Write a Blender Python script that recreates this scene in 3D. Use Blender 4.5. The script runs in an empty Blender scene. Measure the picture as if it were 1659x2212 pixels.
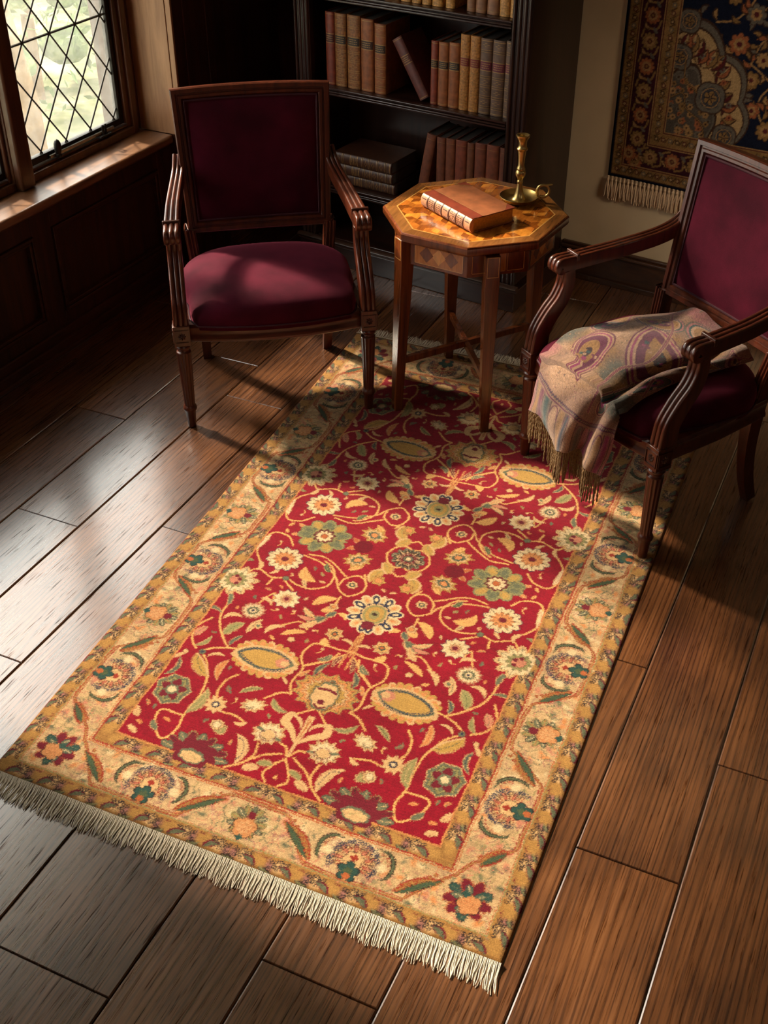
import bpy, bmesh, math, random
import numpy as np
from mathutils import Vector, Matrix
random.seed(7)
rng = np.random.default_rng(7)
SC = bpy.context.scene
COL = SC.collection
PI = math.pi
def R(d): return math.radians(d)
def srgb(r, g=None, b=None):
    if g is None: r, g, b = r
    f = lambda c: c/12.92 if c <= .04045 else ((c+.055)/1.055)**2.4
    return tuple(f(x/255.) for x in (r, g, b))

# ------------------------------------------------------------------ mesh builder
class MB:
    def __init__(s): s.v=[]; s.f=[]; s.c=[]; s.M=None; s.col=None
    def add(s, vs, fs, col=None):
        o=len(s.v)
        if s.M is not None: vs=[tuple(s.M @ Vector(p)) for p in vs]
        s.v += [tuple(p) for p in vs]; s.f += [tuple(i+o for i in f) for f in fs]
        s.c += [col or s.col or (1,1,1)]*len(fs)
        return s
    def box(s, x0,x1,y0,y1,z0,z1, col=None):
        return s.add([(x0,y0,z0),(x1,y0,z0),(x1,y1,z0),(x0,y1,z0),(x0,y0,z1),(x1,y0,z1),(x1,y1,z1),(x0,y1,z1)],
            [(0,3,2,1),(4,5,6,7),(0,1,5,4),(1,2,6,5),(2,3,7,6),(3,0,4,7)], col)
    def prism(s, poly, z0, z1, poly1=None, col=None):
        n=len(poly); q=poly1 or poly
        return s.add([(x,y,z0) for x,y in poly]+[(x,y,z1) for x,y in q],
            [tuple(range(n-1,-1,-1)), tuple(range(n,2*n))]+[(i,(i+1)%n,n+(i+1)%n,n+i) for i in range(n)], col)
    def loft(s, rings, cap=True, closed=True):
        n=len(rings[0]); vs=[p for r in rings for p in r]; fs=[]
        for k in range(len(rings)-1):
            for i in range(n if closed else n-1):
                j=(i+1)%n; fs.append((k*n+i,k*n+j,(k+1)*n+j,(k+1)*n+i))
        if cap and closed:
            fs.append(tuple(range(n-1,-1,-1))); fs.append(tuple((len(rings)-1)*n+i for i in range(n)))
        return s.add(vs, fs)
    def lathe(s, prof, segs=32, c=(0,0), flute=None):
        rings=[]
        for r,z in prof:
            ring=[]
            for i in range(segs):
                a=2*PI*i/segs; rr=r
                if flute and flute[1]<=z<=flute[2]: rr=r*(1-flute[3]*(0.5-0.5*math.cos(flute[0]*a))**.7)
                ring.append((c[0]+rr*math.cos(a), c[1]+rr*math.sin(a), z))
            rings.append(ring)
        return s.loft(rings)
    def sweep(s, path, prof, lat=None, scale=None):
        """prof: list of (a,b), a along lateral vec, b along normal"""
        P=[Vector(p) for p in path]; rings=[]
        for i,p in enumerate(P):
            t=(P[min(i+1,len(P)-1)]-P[max(i-1,0)]).normalized()
            L=Vector(lat if lat else (1,0,0)); L=(L-t*L.dot(t)).normalized(); N=L.cross(t).normalized()
            k=scale[i] if scale else 1.0
            ka,kb=(k if isinstance(k,tuple) else (k,k))
            rings.append([tuple(p+L*(a*ka)+N*(b*kb)) for a,b in prof])
        return s.loft(rings)
    def tube(s, path, r, segs=6):
        P=[Vector(p) for p in path]; rings=[]; prevL=None
        for i,p in enumerate(P):
            t=(P[min(i+1,len(P)-1)]-P[max(i-1,0)])
            t=t.normalized() if t.length>1e-9 else Vector((0,0,1))
            L=prevL if prevL is not None else (Vector((0,0,1)) if abs(t.z)<.9 else Vector((1,0,0)))
            L=(L-t*L.dot(t)).normalized(); prevL=L; N=t.cross(L)
            rr=r[i] if isinstance(r,(list,tuple)) else r
            rings.append([tuple(p+(L*math.cos(2*PI*k/segs)+N*math.sin(2*PI*k/segs))*rr) for k in range(segs)])
        return s.loft(rings)
    def grid(s, pts, nu, nv, close_u=False):
        fs=[]
        for j in range(nv-1):
            for i in range(nu if close_u else nu-1):
                k=(i+1)%nu; fs.append((j*nu+i,j*nu+k,(j+1)*nu+k,(j+1)*nu+i))
        return s.add(pts, fs)
    def build(s, name, mat, parent=None, bevel=0, segs=2, smooth=35, loc=None, rotz=None, facecol=None):
        me=bpy.data.meshes.new(name); me.from_pydata(s.v,[],s.f); me.update()
        bm=bmesh.new(); bm.from_mesh(me); bmesh.ops.recalc_face_normals(bm, faces=bm.faces); bm.to_mesh(me); bm.free()
        if facecol:
            at=me.color_attributes.new(facecol,'FLOAT_COLOR','CORNER')
            arr=np.ones((len(me.loops),4),np.float32); k=0
            for p,c in zip(me.polygons, s.c):
                arr[p.loop_start:p.loop_start+p.loop_total,:3]=c
            at.data.foreach_set('color',arr.ravel())
        me.materials.append(mat)
        o=bpy.data.objects.new(name, me); COL.objects.link(o)
        if smooth:
            me.polygons.foreach_set('use_smooth',[True]*len(me.polygons))
            me.set_sharp_from_angle(angle=R(smooth))
        if bevel:
            m=o.modifiers.new('bevel','BEVEL'); m.width=bevel; m.segments=segs; m.limit_method='ANGLE'; m.angle_limit=R(40)
        if parent: o.parent=parent
        if loc: o.location=loc
        if rotz is not None: o.rotation_euler=(0,0,rotz)
        return o
def empty(name, loc=(0,0,0), rotz=0):
    o=bpy.data.objects.new(name,None); COL.objects.link(o); o.location=loc; o.rotation_euler=(0,0,rotz); o.empty_display_size=.05
    return o
def tag(o, label, cat=None, group=None, kind=None):
    if label: o['label']=label
    if cat: o['category']=cat
    if group: o['group']=group
    if kind: o['kind']=kind
    return o
def struct(o, label=None): 
    o['kind']='structure'
    if label: o['label']=label
    return o
def copy_tree(o, parent=None):
    c=o.copy(); COL.objects.link(c); c.parent=parent
    for ch in o.children: copy_tree(ch,c)
    return c
def catmull(P, n=8):
    P=[np.array(p,float) for p in P]; out=[]
    Q=[2*P[0]-P[1]]+P+[2*P[-1]-P[-2]]
    for i in range(1,len(Q)-2):
        for k in range(n):
            t=k/n; a,b,c,d=Q[i-1],Q[i],Q[i+1],Q[i+2]
            out.append(.5*(2*b+(c-a)*t+(2*a-5*b+4*c-d)*t*t+(3*b-a-3*c+d)*t**3))
    out.append(P[-1]); return out

# ------------------------------------------------------------------ materials
def newmat(name):
    m=bpy.data.materials.new(name); m.use_nodes=True; nt=m.node_tree
    b=nt.nodes['Principled BSDF']; return m,nt,b
def N(nt,t,**k):
    n=nt.nodes.new(t)
    for a,v in k.items(): setattr(n,a,v)
    return n
def setin(n,**k):
    for a,v in k.items():
        s=n.inputs[a.replace('_',' ')]
        s.default_value = (*v,1) if (isinstance(v,tuple) and len(v)==3 and s.type=='RGBA') else v
def ramp(nt, stops):
    r=N(nt,'ShaderNodeValToRGB'); e=r.color_ramp.elements
    while len(e)<len(stops): e.new(.5)
    for el,(p,c) in zip(e,stops): el.position=p; el.color=(*c,1)
    return r
def wood(name, dark, light, axis='z', scale=1.0, rough=.35, coat=.15, bump=.15, src='Object'):
    m,nt,b=newmat(name)
    tc=N(nt,'ShaderNodeTexCoord'); mp=N(nt,'ShaderNodeMapping')
    st={'x':(3,40,40),'y':(40,3,40),'z':(40,40,3)}[axis]
    mp.inputs['Scale'].default_value=tuple(v*scale for v in st)
    nt.links.new(tc.outputs[src],mp.inputs['Vector'])
    n1=N(nt,'ShaderNodeTexNoise'); setin(n1,Scale=1.0,Detail=5.0,Roughness=.65,Distortion=.6)
    nt.links.new(mp.outputs[0],n1.inputs['Vector'])
    n2=N(nt,'ShaderNodeTexNoise'); setin(n2,Scale=3.0,Detail=2.0); nt.links.new(tc.outputs[src],n2.inputs['Vector'])
    mx=N(nt,'ShaderNodeMath',operation='MULTIPLY_ADD'); mx.inputs[1].default_value=.35
    nt.links.new(n2.outputs[0],mx.inputs[0]); nt.links.new(n1.outputs[0],mx.inputs[2])
    r=ramp(nt,[(.42,dark),(.85,light)]); nt.links.new(mx.outputs[0],r.inputs[0])
    nt.links.new(r.outputs[0],b.inputs['Base Color'])
    setin(b,Roughness=rough,Coat_Weight=coat,Coat_Roughness=.15)
    bp=N(nt,'ShaderNodeBump'); setin(bp,Strength=bump,Distance=.001); nt.links.new(n1.outputs[0],bp.inputs['Height']); nt.links.new(bp.outputs[0],b.inputs['Normal'])
    return m
def plain(name, col, rough=.5, metal=0, noise=0, nscale=60, bump=0, sheen=0, sheencol=None, coat=0, spec=None):
    m,nt,b=newmat(name); setin(b,Base_Color=col,Roughness=rough,Metallic=metal,Coat_Weight=coat)
    if spec is not None: b.inputs['Specular IOR Level'].default_value=spec
    tc=N(nt,'ShaderNodeTexCoord'); n=N(nt,'ShaderNodeTexNoise'); setin(n,Scale=float(nscale),Detail=4.0)
    nt.links.new(tc.outputs['Object'],n.inputs['Vector'])
    k=1-noise; r=ramp(nt,[(.3,tuple(c*k for c in col)),(.7,tuple(min(1,c*(1+noise)) for c in col))])
    nt.links.new(n.outputs[0],r.inputs[0]); nt.links.new(r.outputs[0],b.inputs['Base Color'])
    if bump:
        bp=N(nt,'ShaderNodeBump'); setin(bp,Strength=bump,Distance=.001); nt.links.new(n.outputs[0],bp.inputs['Height']); nt.links.new(bp.outputs[0],b.inputs['Normal'])
    if sheen:
        setin(b,Sheen_Weight=sheen,Sheen_Roughness=.35); b.inputs['Sheen Tint'].default_value=(*(sheencol or col),1)
    return m
def vcol(name, attr='Col', rough=.9, noise=.25, nscale=700, bump=.4, sheen=0, spec=.1):
    m,nt,b=newmat(name)
    a=N(nt,'ShaderNodeAttribute',attribute_name=attr); tc=N(nt,'ShaderNodeTexCoord')
    n=N(nt,'ShaderNodeTexNoise'); setin(n,Scale=float(nscale),Detail=2.0,Roughness=.7); nt.links.new(tc.outputs['Object'],n.inputs['Vector'])
    mr=N(nt,'ShaderNodeMapRange'); setin(mr,From_Min=.3,From_Max=.7,To_Min=1-noise,To_Max=1+noise); nt.links.new(n.outputs[0],mr.inputs['Value'])
    mx=N(nt,'ShaderNodeMix',data_type='RGBA',blend_type='MULTIPLY'); mx.inputs['Factor'].default_value=1
    nt.links.new(a.outputs['Color'],mx.inputs[6]); nt.links.new(mr.outputs[0],mx.inputs[7]); nt.links.new(mx.outputs[2],b.inputs['Base Color'])
    bp=N(nt,'ShaderNodeBump'); setin(bp,Strength=bump,Distance=.002); nt.links.new(n.outputs[0],bp.inputs['Height']); nt.links.new(bp.outputs[0],b.inputs['Normal'])
    setin(b,Roughness=rough,Sheen_Weight=sheen); b.inputs['Specular IOR Level'].default_value=spec
    return m

MAHOG=wood('mahogany',srgb(38,16,9),srgb(98,44,24),'z',1,.3,.3,.05)
MAHOGX=wood('mahogany_across',srgb(38,16,9),srgb(98,44,24),'x',1,.3,.3,.05)
DARKW=wood('dark_oak_panel',srgb(38,20,11),srgb(78,43,24),'z',1,.38,.1,.1)
DARKWY=wood('dark_oak_rail',srgb(42,21,12),srgb(84,46,26),'y',1,.38,.1,.1)
SILLW=wood('sill_oak',srgb(96,60,34),srgb(156,106,66),'y',1,.4,1.0,.04); SILLW.node_tree.nodes['Principled BSDF'].inputs['Coat IOR'].default_value=2.0; SILLW.node_tree.nodes['Principled BSDF'].inputs['Coat Roughness'].default_value=.34
REVEALW=wood('reveal_oak',srgb(140,98,64),srgb(186,140,98),'z',.8,.45,.1,.1)
FRAMEW=wood('window_oak',srgb(52,29,16),srgb(100,60,34),'z',1,.35,.2,.1)
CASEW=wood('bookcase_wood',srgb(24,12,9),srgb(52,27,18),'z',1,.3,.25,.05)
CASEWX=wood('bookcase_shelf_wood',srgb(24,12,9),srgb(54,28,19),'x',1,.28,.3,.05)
IRON=plain('dark_iron',srgb(38,35,32),.42,.6,.2)
LEAD=plain('lead_came',srgb(70,66,60),.5,.5,.2)
# ------------------------------------------------------------------ frames of the room
A_L=R(4.5); PW=Vector((-2.539,2.707,0)); VL=Vector((math.sin(A_L),math.cos(A_L),0)); NL=Vector((math.cos(A_L),-math.sin(A_L),0))
# left-wall frame: local x = into room (n), y = along wall (s), z up
M_L=Matrix((( NL.x,VL.x,0,PW.x),(NL.y,VL.y,0,PW.y),(0,0,1,0),(0,0,0,1)))
P0=Vector((-1.092,3.933,0)); YB=R(-10)
UB=Vector((math.cos(YB),math.sin(YB),0)); NB=Vector((-math.sin(YB),math.cos(YB),0))
# back frame: local x = u along the wall, y = depth behind bookcase front, z up
M_B=Matrix(((UB.x,NB.x,0,P0.x),(UB.y,NB.y,0,P0.y),(0,0,1,0),(0,0,0,1)))
def mbL(): m=MB(); m.M=M_L; return m
def mbB(): m=MB(); m.M=M_B; return m

# ------------------------------------------------------------------ floor planks
A_F=R(2.5); VF=Vector((math.sin(A_F),math.cos(A_F),0)); UF=Vector((math.cos(A_F),-math.sin(A_F),0))
def make_floor():
    seams=[-3.0,-2.78,-2.56,-2.365,-2.162,-1.943,-1.726,-1.508,-1.29,-.989,-.77,-.521,-.297,-.073,.15,.37,.59,.81,1.03,1.25,1.47,1.69,1.9]
    joints={2:[1.5,3.4],3:[2.625,4.2],4:[.7,2.08,3.12],5:[1.558,2.9,4.3],6:[2.185,3.9],7:[1.3,3.0],8:[.9,2.7,4.1],9:[1.7,3.6],
            10:[1.093,3.3],11:[.5,2.2,4.0],12:[1.605,3.5],13:[1.961,3.8],14:[1.2,3.1],15:[1.7,3.6],16:[.9,2.9],17:[1.5],18:[2.2]}
    vs=[];fs=[];uv=[];ids=[]
    g=.0016
    for i in range(len(seams)-1):
        js=[-2.3,-.6]+joints.get(i,[1.9,3.7])+[5.2]
        for k in range(len(js)-1):
            a,b,c,d=seams[i]+g,seams[i+1]-g,js[k]+g,js[k+1]-g; e=.003; pid=rng.random(3); dz=rng.uniform(-.0006,.0004)
            o=len(vs)
            for (x0,x1,y0,y1,z) in ((a,b,c,d,-.03),(a,b,c,d,-.0018+dz),(a+e,b-e,c+.0012,d-.0012,0+dz)):
                for (x,y) in ((x0,y0),(x1,y0),(x1,y1),(x0,y1)):
                    p=UF*x+VF*y; vs.append((p.x,p.y,z)); uv.append((x,y)); ids.append(pid)
            for r0 in (0,4):
                for q in range(4): fs.append((o+r0+q,o+r0+(q+1)%4,o+r0+4+(q+1)%4,o+r0+4+q))
            fs.append((o+8,o+9,o+10,o+11))
    # sub-floor sheet under the gaps
    o=len(vs)
    for (x,y) in ((-3.4,-2.4),(2.0,-2.4),(2.0,5.4),(-3.4,5.4)):
        vs.append((x,y,-.012)); uv.append((0,0)); ids.append((0,0,0))
    fs.append((o,o+1,o+2,o+3))
    me=bpy.data.meshes.new('floor'); me.from_pydata(vs,[],fs); me.update()
    at=me.color_attributes.new('plank','FLOAT_COLOR','POINT'); arr=np.ones((len(vs),4),np.float32)
    arr[:,:3]=np.array(ids); at.data.foreach_set('color',arr.ravel())
    at2=me.attributes.new('puv','FLOAT_VECTOR','POINT'); a3=np.zeros((len(vs),3),np.float32); a3[:,:2]=np.array(uv); at2.data.foreach_set('vector',a3.ravel())
    m,nt,b=newmat('oak_floorboards')
    ap=N(nt,'ShaderNodeAttribute',attribute_name='puv'); ar=N(nt,'ShaderNodeAttribute',attribute_name='plank')
    off=N(nt,'ShaderNodeVectorMath',operation='MULTIPLY_ADD'); off.inputs[1].default_value=(7,13,9)
    nt.links.new(ar.outputs['Color'],off.inputs[0]); nt.links.new(ap.outputs['Vector'],off.inputs[2])
    # slow warp gives cathedral figure
    nw=N(nt,'ShaderNodeTexNoise'); setin(nw,Scale=1.0,Detail=1.0)
    mpw=N(nt,'ShaderNodeMapping'); mpw.inputs['Scale'].default_value=(4.5,.55,1); nt.links.new(off.outputs[0],mpw.inputs['Vector']); nt.links.new(mpw.outputs[0],nw.inputs['Vector'])
    sep=N(nt,'ShaderNodeSeparateXYZ'); nt.links.new(off.outputs[0],sep.inputs[0])
    rings=N(nt,'ShaderNodeMath',operation='MULTIPLY_ADD'); rings.inputs[1].default_value=.17; nt.links.new(nw.outputs[0],rings.inputs[0]); nt.links.new(sep.outputs['X'],rings.inputs[2])
    mul=N(nt,'ShaderNodeMath',operation='MULTIPLY'); mul.inputs[1].default_value=400; nt.links.new(rings.outputs[0],mul.inputs[0])
    sn=N(nt,'ShaderNodeMath',operation='SINE'); nt.links.new(mul.outputs[0],sn.inputs[0])
    # fine fibres
    mp=N(nt,'ShaderNodeMapping'); mp.inputs['Scale'].default_value=(230,4,1); nt.links.new(off.outputs[0],mp.inputs['Vector'])
    nf=N(nt,'ShaderNodeTexNoise'); setin(nf,Scale=1.0,Detail=3.0,Roughness=.6,Distortion=.15); nt.links.new(mp.outputs[0],nf.inputs['Vector'])
    # blotches
    mb_=N(nt,'ShaderNodeMapping'); mb_.inputs['Scale'].default_value=(7,3.5,1); nt.links.new(off.outputs[0],mb_.inputs['Vector'])
    nb=N(nt,'ShaderNodeTexNoise'); setin(nb,Scale=1.0,Detail=5.0,Roughness=.6); nt.links.new(mb_.outputs[0],nb.inputs['Vector'])
    rl=N(nt,'ShaderNodeMapRange',interpolation_type='SMOOTHSTEP'); setin(rl,From_Min=.35,From_Max=1.0,To_Min=0.0,To_Max=-.17); nt.links.new(sn.outputs[0],rl.inputs['Value'])
    s1=N(nt,'ShaderNodeMath',operation='MULTIPLY_ADD'); s1.inputs[1].default_value=.62; nt.links.new(nf.outputs[0],s1.inputs[0]); nt.links.new(rl.outputs[0],s1.inputs[2])
    s2=N(nt,'ShaderNodeMath',operation='MULTIPLY_ADD'); s2.inputs[1].default_value=.7; nt.links.new(nb.outputs[0],s2.inputs[0]); nt.links.new(s1.outputs[0],s2.inputs[2])
    sr=N(nt,'ShaderNodeSeparateColor'); nt.links.new(ar.outputs['Color'],sr.inputs[0])
    s3=N(nt,'ShaderNodeMath',operation='MULTIPLY_ADD'); s3.inputs[1].default_value=.12; nt.links.new(sr.outputs[2],s3.inputs[0]); nt.links.new(s2.outputs[0],s3.inputs[2])
    r=ramp(nt,[(.0,srgb(52,27,14)),(.35,srgb(84,48,24)),(.65,srgb(112,67,35)),(1,srgb(138,87,48))])
    mr=N(nt,'ShaderNodeMapRange'); setin(mr,From_Min=.40,From_Max=.98); nt.links.new(s3.outputs[0],mr.inputs['Value']); nt.links.new(mr.outputs[0],r.inputs[0])
    # dark pores
    mpp=N(nt,'ShaderNodeMapping'); mpp.inputs['Scale'].default_value=(260,11,1); nt.links.new(off.outputs[0],mpp.inputs['Vector'])
    npz=N(nt,'ShaderNodeTexNoise'); setin(npz,Scale=1.0,Detail=2.0,Distortion=.3); nt.links.new(mpp.outputs[0],npz.inputs['Vector'])
    pr=ramp(nt,[(.61,(1,1,1)),(.69,(.25,.22,.2))]); nt.links.new(npz.outputs[0],pr.inputs[0])
    mx=N(nt,'ShaderNodeMix',data_type='RGBA',blend_type='MULTIPLY'); mx.inputs['Factor'].default_value=.75; nt.links.new(r.outputs[0],mx.inputs[6]); nt.links.new(pr.outputs[0],mx.inputs[7])
    # knots
    mk=N(nt,'ShaderNodeMapping'); mk.inputs['Scale'].default_value=(3.2,1.5,1); nt.links.new(off.outputs[0],mk.inputs['Vector'])
    vk=N(nt,'ShaderNodeTexVoronoi'); setin(vk,Scale=1.0); nt.links.new(mk.outputs[0],vk.inputs['Vector'])
    kr=ramp(nt,[(.02,(.2,.17,.15)),(.085,(1,1,1))]); nt.links.new(vk.outputs['Distance'],kr.inputs[0])
    mx2=N(nt,'ShaderNodeMix',data_type='RGBA',blend_type='MULTIPLY'); mx2.inputs['Factor'].default_value=.85; nt.links.new(mx.outputs[2],mx2.inputs[6]); nt.links.new(kr.outputs[0],mx2.inputs[7])
    nt.links.new(mx2.outputs[2],b.inputs['Base Color'])
    rr=N(nt,'ShaderNodeMapRange'); setin(rr,From_Min=.3,From_Max=.7,To_Min=.24,To_Max=.38); nt.links.new(nf.outputs[0],rr.inputs['Value']); nt.links.new(rr.outputs[0],b.inputs['Roughness'])
    hs=N(nt,'ShaderNodeMath',operation='MULTIPLY_ADD'); hs.inputs[1].default_value=-.8; nt.links.new(npz.outputs[0],hs.inputs[0]); nt.links.new(nf.outputs[0],hs.inputs[2])
    bp=N(nt,'ShaderNodeBump'); setin(bp,Strength=.16,Distance=.001); nt.links.new(hs.outputs[0],bp.inputs['Height']); nt.links.new(bp.outputs[0],b.inputs['Normal'])
    sp=N(nt,'ShaderNodeMath',operation='MULTIPLY'); sp.inputs[1].default_value=1.0; nt.links.new(pr.outputs[0],sp.inputs[0]); nt.links.new(sp.outputs[0],b.inputs['Specular IOR Level'])
    nt.links.new(pr.outputs[0],b.inputs['Coat Weight']); setin(b,Coat_Roughness=.19,Coat_IOR=2.15)
    me.materials.append(m); o=bpy.data.objects.new('floor',me); COL.objects.link(o); struct(o,'dark oak plank floor')
    return o
make_floor()

# ------------------------------------------------------------------ left wall (window wall)
SILL_Z=.56; WIN_TOP=2.97
def panel_frame(m, s0,s1,z0,z1, n0=.0, dep=.018):
    """recessed panel moulding drawn as stepped strips around a sunk field"""
    for w,n in ((.000,.010),(.012,.004)):
        a=.012
        m.box(-dep,n,s0+w,s0+w+a,z0+w,z1-w); m.box(-dep,n,s1-w-a,s1-w,z0+w,z1-w)
        m.box(-dep,n,s0+w+a,s1-w-a,z0+w,z0+w+a); m.box(-dep,n,s0+w+a,s1-w-a,z1-w-a,z1-w)
w=mbL()
pan=[(-2.6,-1.98,.135,.452),(-1.88,-1.27,.135,.452),(-1.17,-.56,.135,.452),(-.46,.285,.135,.452),(.38,1.0,.135,.452)]
edges=[-2.75]+[x for p in pan for x in p[:2]]+[1.095]
for i in range(0,len(edges),2): w.box(-.15,0,edges[i],edges[i+1],0,SILL_Z-.034)        # stiles
for s0,s1,z0,z1 in pan:
    w.box(-.15,0,s0,s1,0,z0); w.box(-.15,0,s0,s1,z1,SILL_Z-.034); w.box(-.15,-.016,s0,s1,z0,z1)
# wall above window and at the near end
w.box(-.30,-.13,-2.75,1.095,WIN_TOP,3.0); w.box(-.30,0,-5.1,-2.6,0,3.0)
# far return of wall to the back corner
w.box(-.3,0,1.36,2.1,0,3.0)
wl=w.build('wall_left',DARKW,bevel=.002); struct(wl,'dark panelled window wall')
m=mbL()
for s0,s1,z0,z1 in pan: panel_frame(m,s0,s1,z0,z1)
o=m.build('panel_moulding',DARKWY,wl,bevel=.002)
m=mbL(); m.box(-.31,.065,1.095,1.36,0,3.0)
pier=m.build('pier',DARKW,wl,bevel=.004)
m=mbL(); m.box(-.129,.040,1.092,1.098,SILL_Z,3.0); m.box(.044,.067,1.090,1.100,SILL_Z,3.0)
o=m.build('reveal_panel',REVEALW,pier,bevel=.002); 
m=mbL()
for a,b_ in ((1.16,1.168),(1.30,1.312)): m.box(.06,.069,a,b_,0,3.0)
m.build('pier_bead',DARKW,pier,bevel=.002)
# base moulding
m=mbL(); m.box(-.01,.012,-2.6,1.095,0,.085); m.box(-.01,.024,-2.6,1.095,0,.05); m.box(-.01,.034,-2.6,1.095,0,.02)
o=m.build('baseboard_left',DARKWY,bevel=.006,segs=3); struct(o,'dark base moulding under the window wall')
# sill
m=mbL(); m.box(-.15,.02,-2.6,1.094,SILL_Z-.034,SILL_Z)
o=m.build('trim_1',SILLW,bevel=.009,segs=3); struct(o,'polished oak window sill')

# ------------------------------------------------------------------ windows
gm=bpy.data.materials.new('old_window_glass'); gm.use_nodes=True; nt=gm.node_tree; nt.nodes.clear()
out=N(nt,'ShaderNodeOutputMaterial'); tr=N(nt,'ShaderNodeBsdfTransparent'); gl=N(nt,'ShaderNodeBsdfGlossy'); df=N(nt,'ShaderNodeBsdfTranslucent')
tr.inputs[0].default_value=(.97,.98,.96,1); gl.inputs['Roughness'].default_value=.04; df.inputs[0].default_value=(.9,.92,.88,1)
tc=N(nt,'ShaderNodeTexCoord'); nn=N(nt,'ShaderNodeTexNoise'); setin(nn,Scale=9.0,Detail=6.0,Roughness=.7); nt.links.new(tc.outputs['Object'],nn.inputs['Vector'])
mr=N(nt,'ShaderNodeMapRange'); setin(mr,From_Min=.35,From_Max=.75,To_Min=.03,To_Max=.085); nt.links.new(nn.outputs[0],mr.inputs['Value'])
m1=N(nt,'ShaderNodeMixShader'); nt.links.new(mr.outputs[0],m1.inputs[0]); nt.links.new(tr.outputs[0],m1.inputs[1]); nt.links.new(df.outputs[0],m1.inputs[2])
m2=N(nt,'ShaderNodeMixShader'); m2.inputs[0].default_value=.03; nt.links.new(m1.outputs[0],m2.inputs[1]); nt.links.new(gl.outputs[0],m2.inputs[2]); nt.links.new(m2.outputs[0],out.inputs[0])
GLASS=gm
def clipseg(p,q,a0,a1,b0,b1):
    t0,t1=0,1; d=(q[0]-p[0],q[1]-p[1])
    for (pp,qq) in ((-d[0],p[0]-a0),(d[0],a1-p[0]),(-d[1],p[1]-b0),(d[1],b1-p[1])):
        if abs(pp)<1e-12:
            if qq<0: return None
        else:
            t=qq/pp
            if pp<0: t0=max(t0,t)
            else: t1=min(t1,t)
    return None if t0>=t1 else ((p[0]+d[0]*t0,p[1]+d[1]*t0),(p[0]+d[0]*t1,p[1]+d[1]*t1))
def make_window(idx, g0, g1, hardware, thin=None):
    """g0..g1: glass opening along the wall; bottom .628"""
    z0,z1=.628,2.86; root=empty('window_%d'%idx,tuple(PW+VL*((g0+g1)/2)-NL*.15+Vector((0,0,SILL_Z)))); struct(root,'leaded casement window')
    root.matrix_world=Matrix.Translation(root.location)
    inv=Matrix.Translation(-root.location)
    def mb(): q=MB(); q.M=inv@M_L; return q
    fb=mb()   # stepped oak frame
    for (o_,n0,n1) in ((.108,-.155,-.128),(.080,-.155,-.112),(.055,-.16,-.125)):
        i_=o_-.032; kl=.5 if (thin and idx==1) else 1; kr=.5 if (thin and idx==2) else 1
        fb.box(n0,n1,g0-o_*kl,g0-i_*kl,SILL_Z+.001,z1+o_); fb.box(n0,n1,g1+i_*kr,g1+o_*kr,SILL_Z+.001,z1+o_)
        fb.box(n0,n1,g0-i_,g1+i_,z1+i_,z1+o_)
    fb.box(-.16,-.113,g0-.05,g1+.05,SILL_Z+.001,SILL_Z+.03)
    fb.box(-.17,-.128,g0-.05,g1+.05,SILL_Z+.03,SILL_Z+.040)
    fb.build('window_frame',FRAMEW,root,bevel=.008,segs=3)
    cb=mb(); t=.024
    cb.box(-.165,-.138,g0-t,g0,z0-t,z1+t); cb.box(-.165,-.138,g1,g1+t,z0-t,z1+t); cb.box(-.165,-.138,g0,g1,z0-t,z0); cb.box(-.165,-.138,g0,g1,z1,z1+t)
    cs=cb.build('casement',IRON,root,bevel=.003)
    lb=mb(); du,dz=.136,.0905*2; s_a,z_a=.555+idx*0,.998
    lines=[]
    for k in range(-30,31):
        for sg in (1,-1):
            p=(s_a+k*du-sg*10*du, z_a-10*dz); q=(s_a+k*du+sg*10*du, z_a+10*dz); c=clipseg(p,q,g0,g1,z0,z1)
            if c: lines.append((c,.0032))
    for zz in (.998,1.54,2.08):
        lines.append((((g0,zz),(g1,zz)),.0042))
    for ((a,b_),(c,d)),rr in lines: lb.tube([(-.15,a,b_),(-.15,c,d)],rr,6)
    lb.build('lattice',LEAD,root)
    gb=mb(); gb.box(-.1515,-.1495,g0,g1,z0,z1); gb.build('glass',GLASS,root,smooth=0)
    if hardware:
        hb=mb()
        # stay bar along the casement foot, two pegs and a fat handle
        hb.box(-.137,-.127,g0+.12,g1-.05,z0-.022,z0-.010)
        hb.build('stay_bar',plain('worn_steel',srgb(150,145,135),.3,.9,.2),root,bevel=.002)
        kb=mb(); s0=g0+.155
        kb.M=inv@M_L@Matrix.Translation((-.121,s0,SILL_Z+.04))
        kb.lathe([(.006,0),(.011,.004),(.012,.012),(.010,.016),(.011,.022),(.0135,.036),(.0125,.052),(.008,.062),(.002,.066)],16)
        kb.build('stay_handle',IRON,root)
        pb=mb()
        for sp in (g1-.12,g1-.105):
            pb.M=inv@M_L@Matrix.Translation((-.124,sp,SILL_Z+.04)); pb.lathe([(.007,0),(.007,.006),(.0045,.010),(.0045,.030),(.007,.034),(.004,.041)],12)
        pb.M=inv@M_L; pb.box(-.135,-.112,g1-.15,g1-.085,SILL_Z+.0395,SILL_Z+.046)
        pb.build('stay_pin',IRON,root,bevel=.001)
    return root
make_window(1,.455,.985,True,.055)
make_window(2,-.98,.344,False,.055)
make_window(3,-2.41,-1.78,False)
m=mbL()
for a,b_ in ((.372,.440),(-1.68,-1.08),(-2.6,-2.5)): m.box(-.2,-.085,a,b_,SILL_Z+.001,WIN_TOP)
m.box(-.2,-.1,-2.6,1.095,WIN_TOP-.02,WIN_TOP)
o=m.build('trim_2',FRAMEW,bevel=.008,segs=3); struct(o,'oak window mullions')

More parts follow.
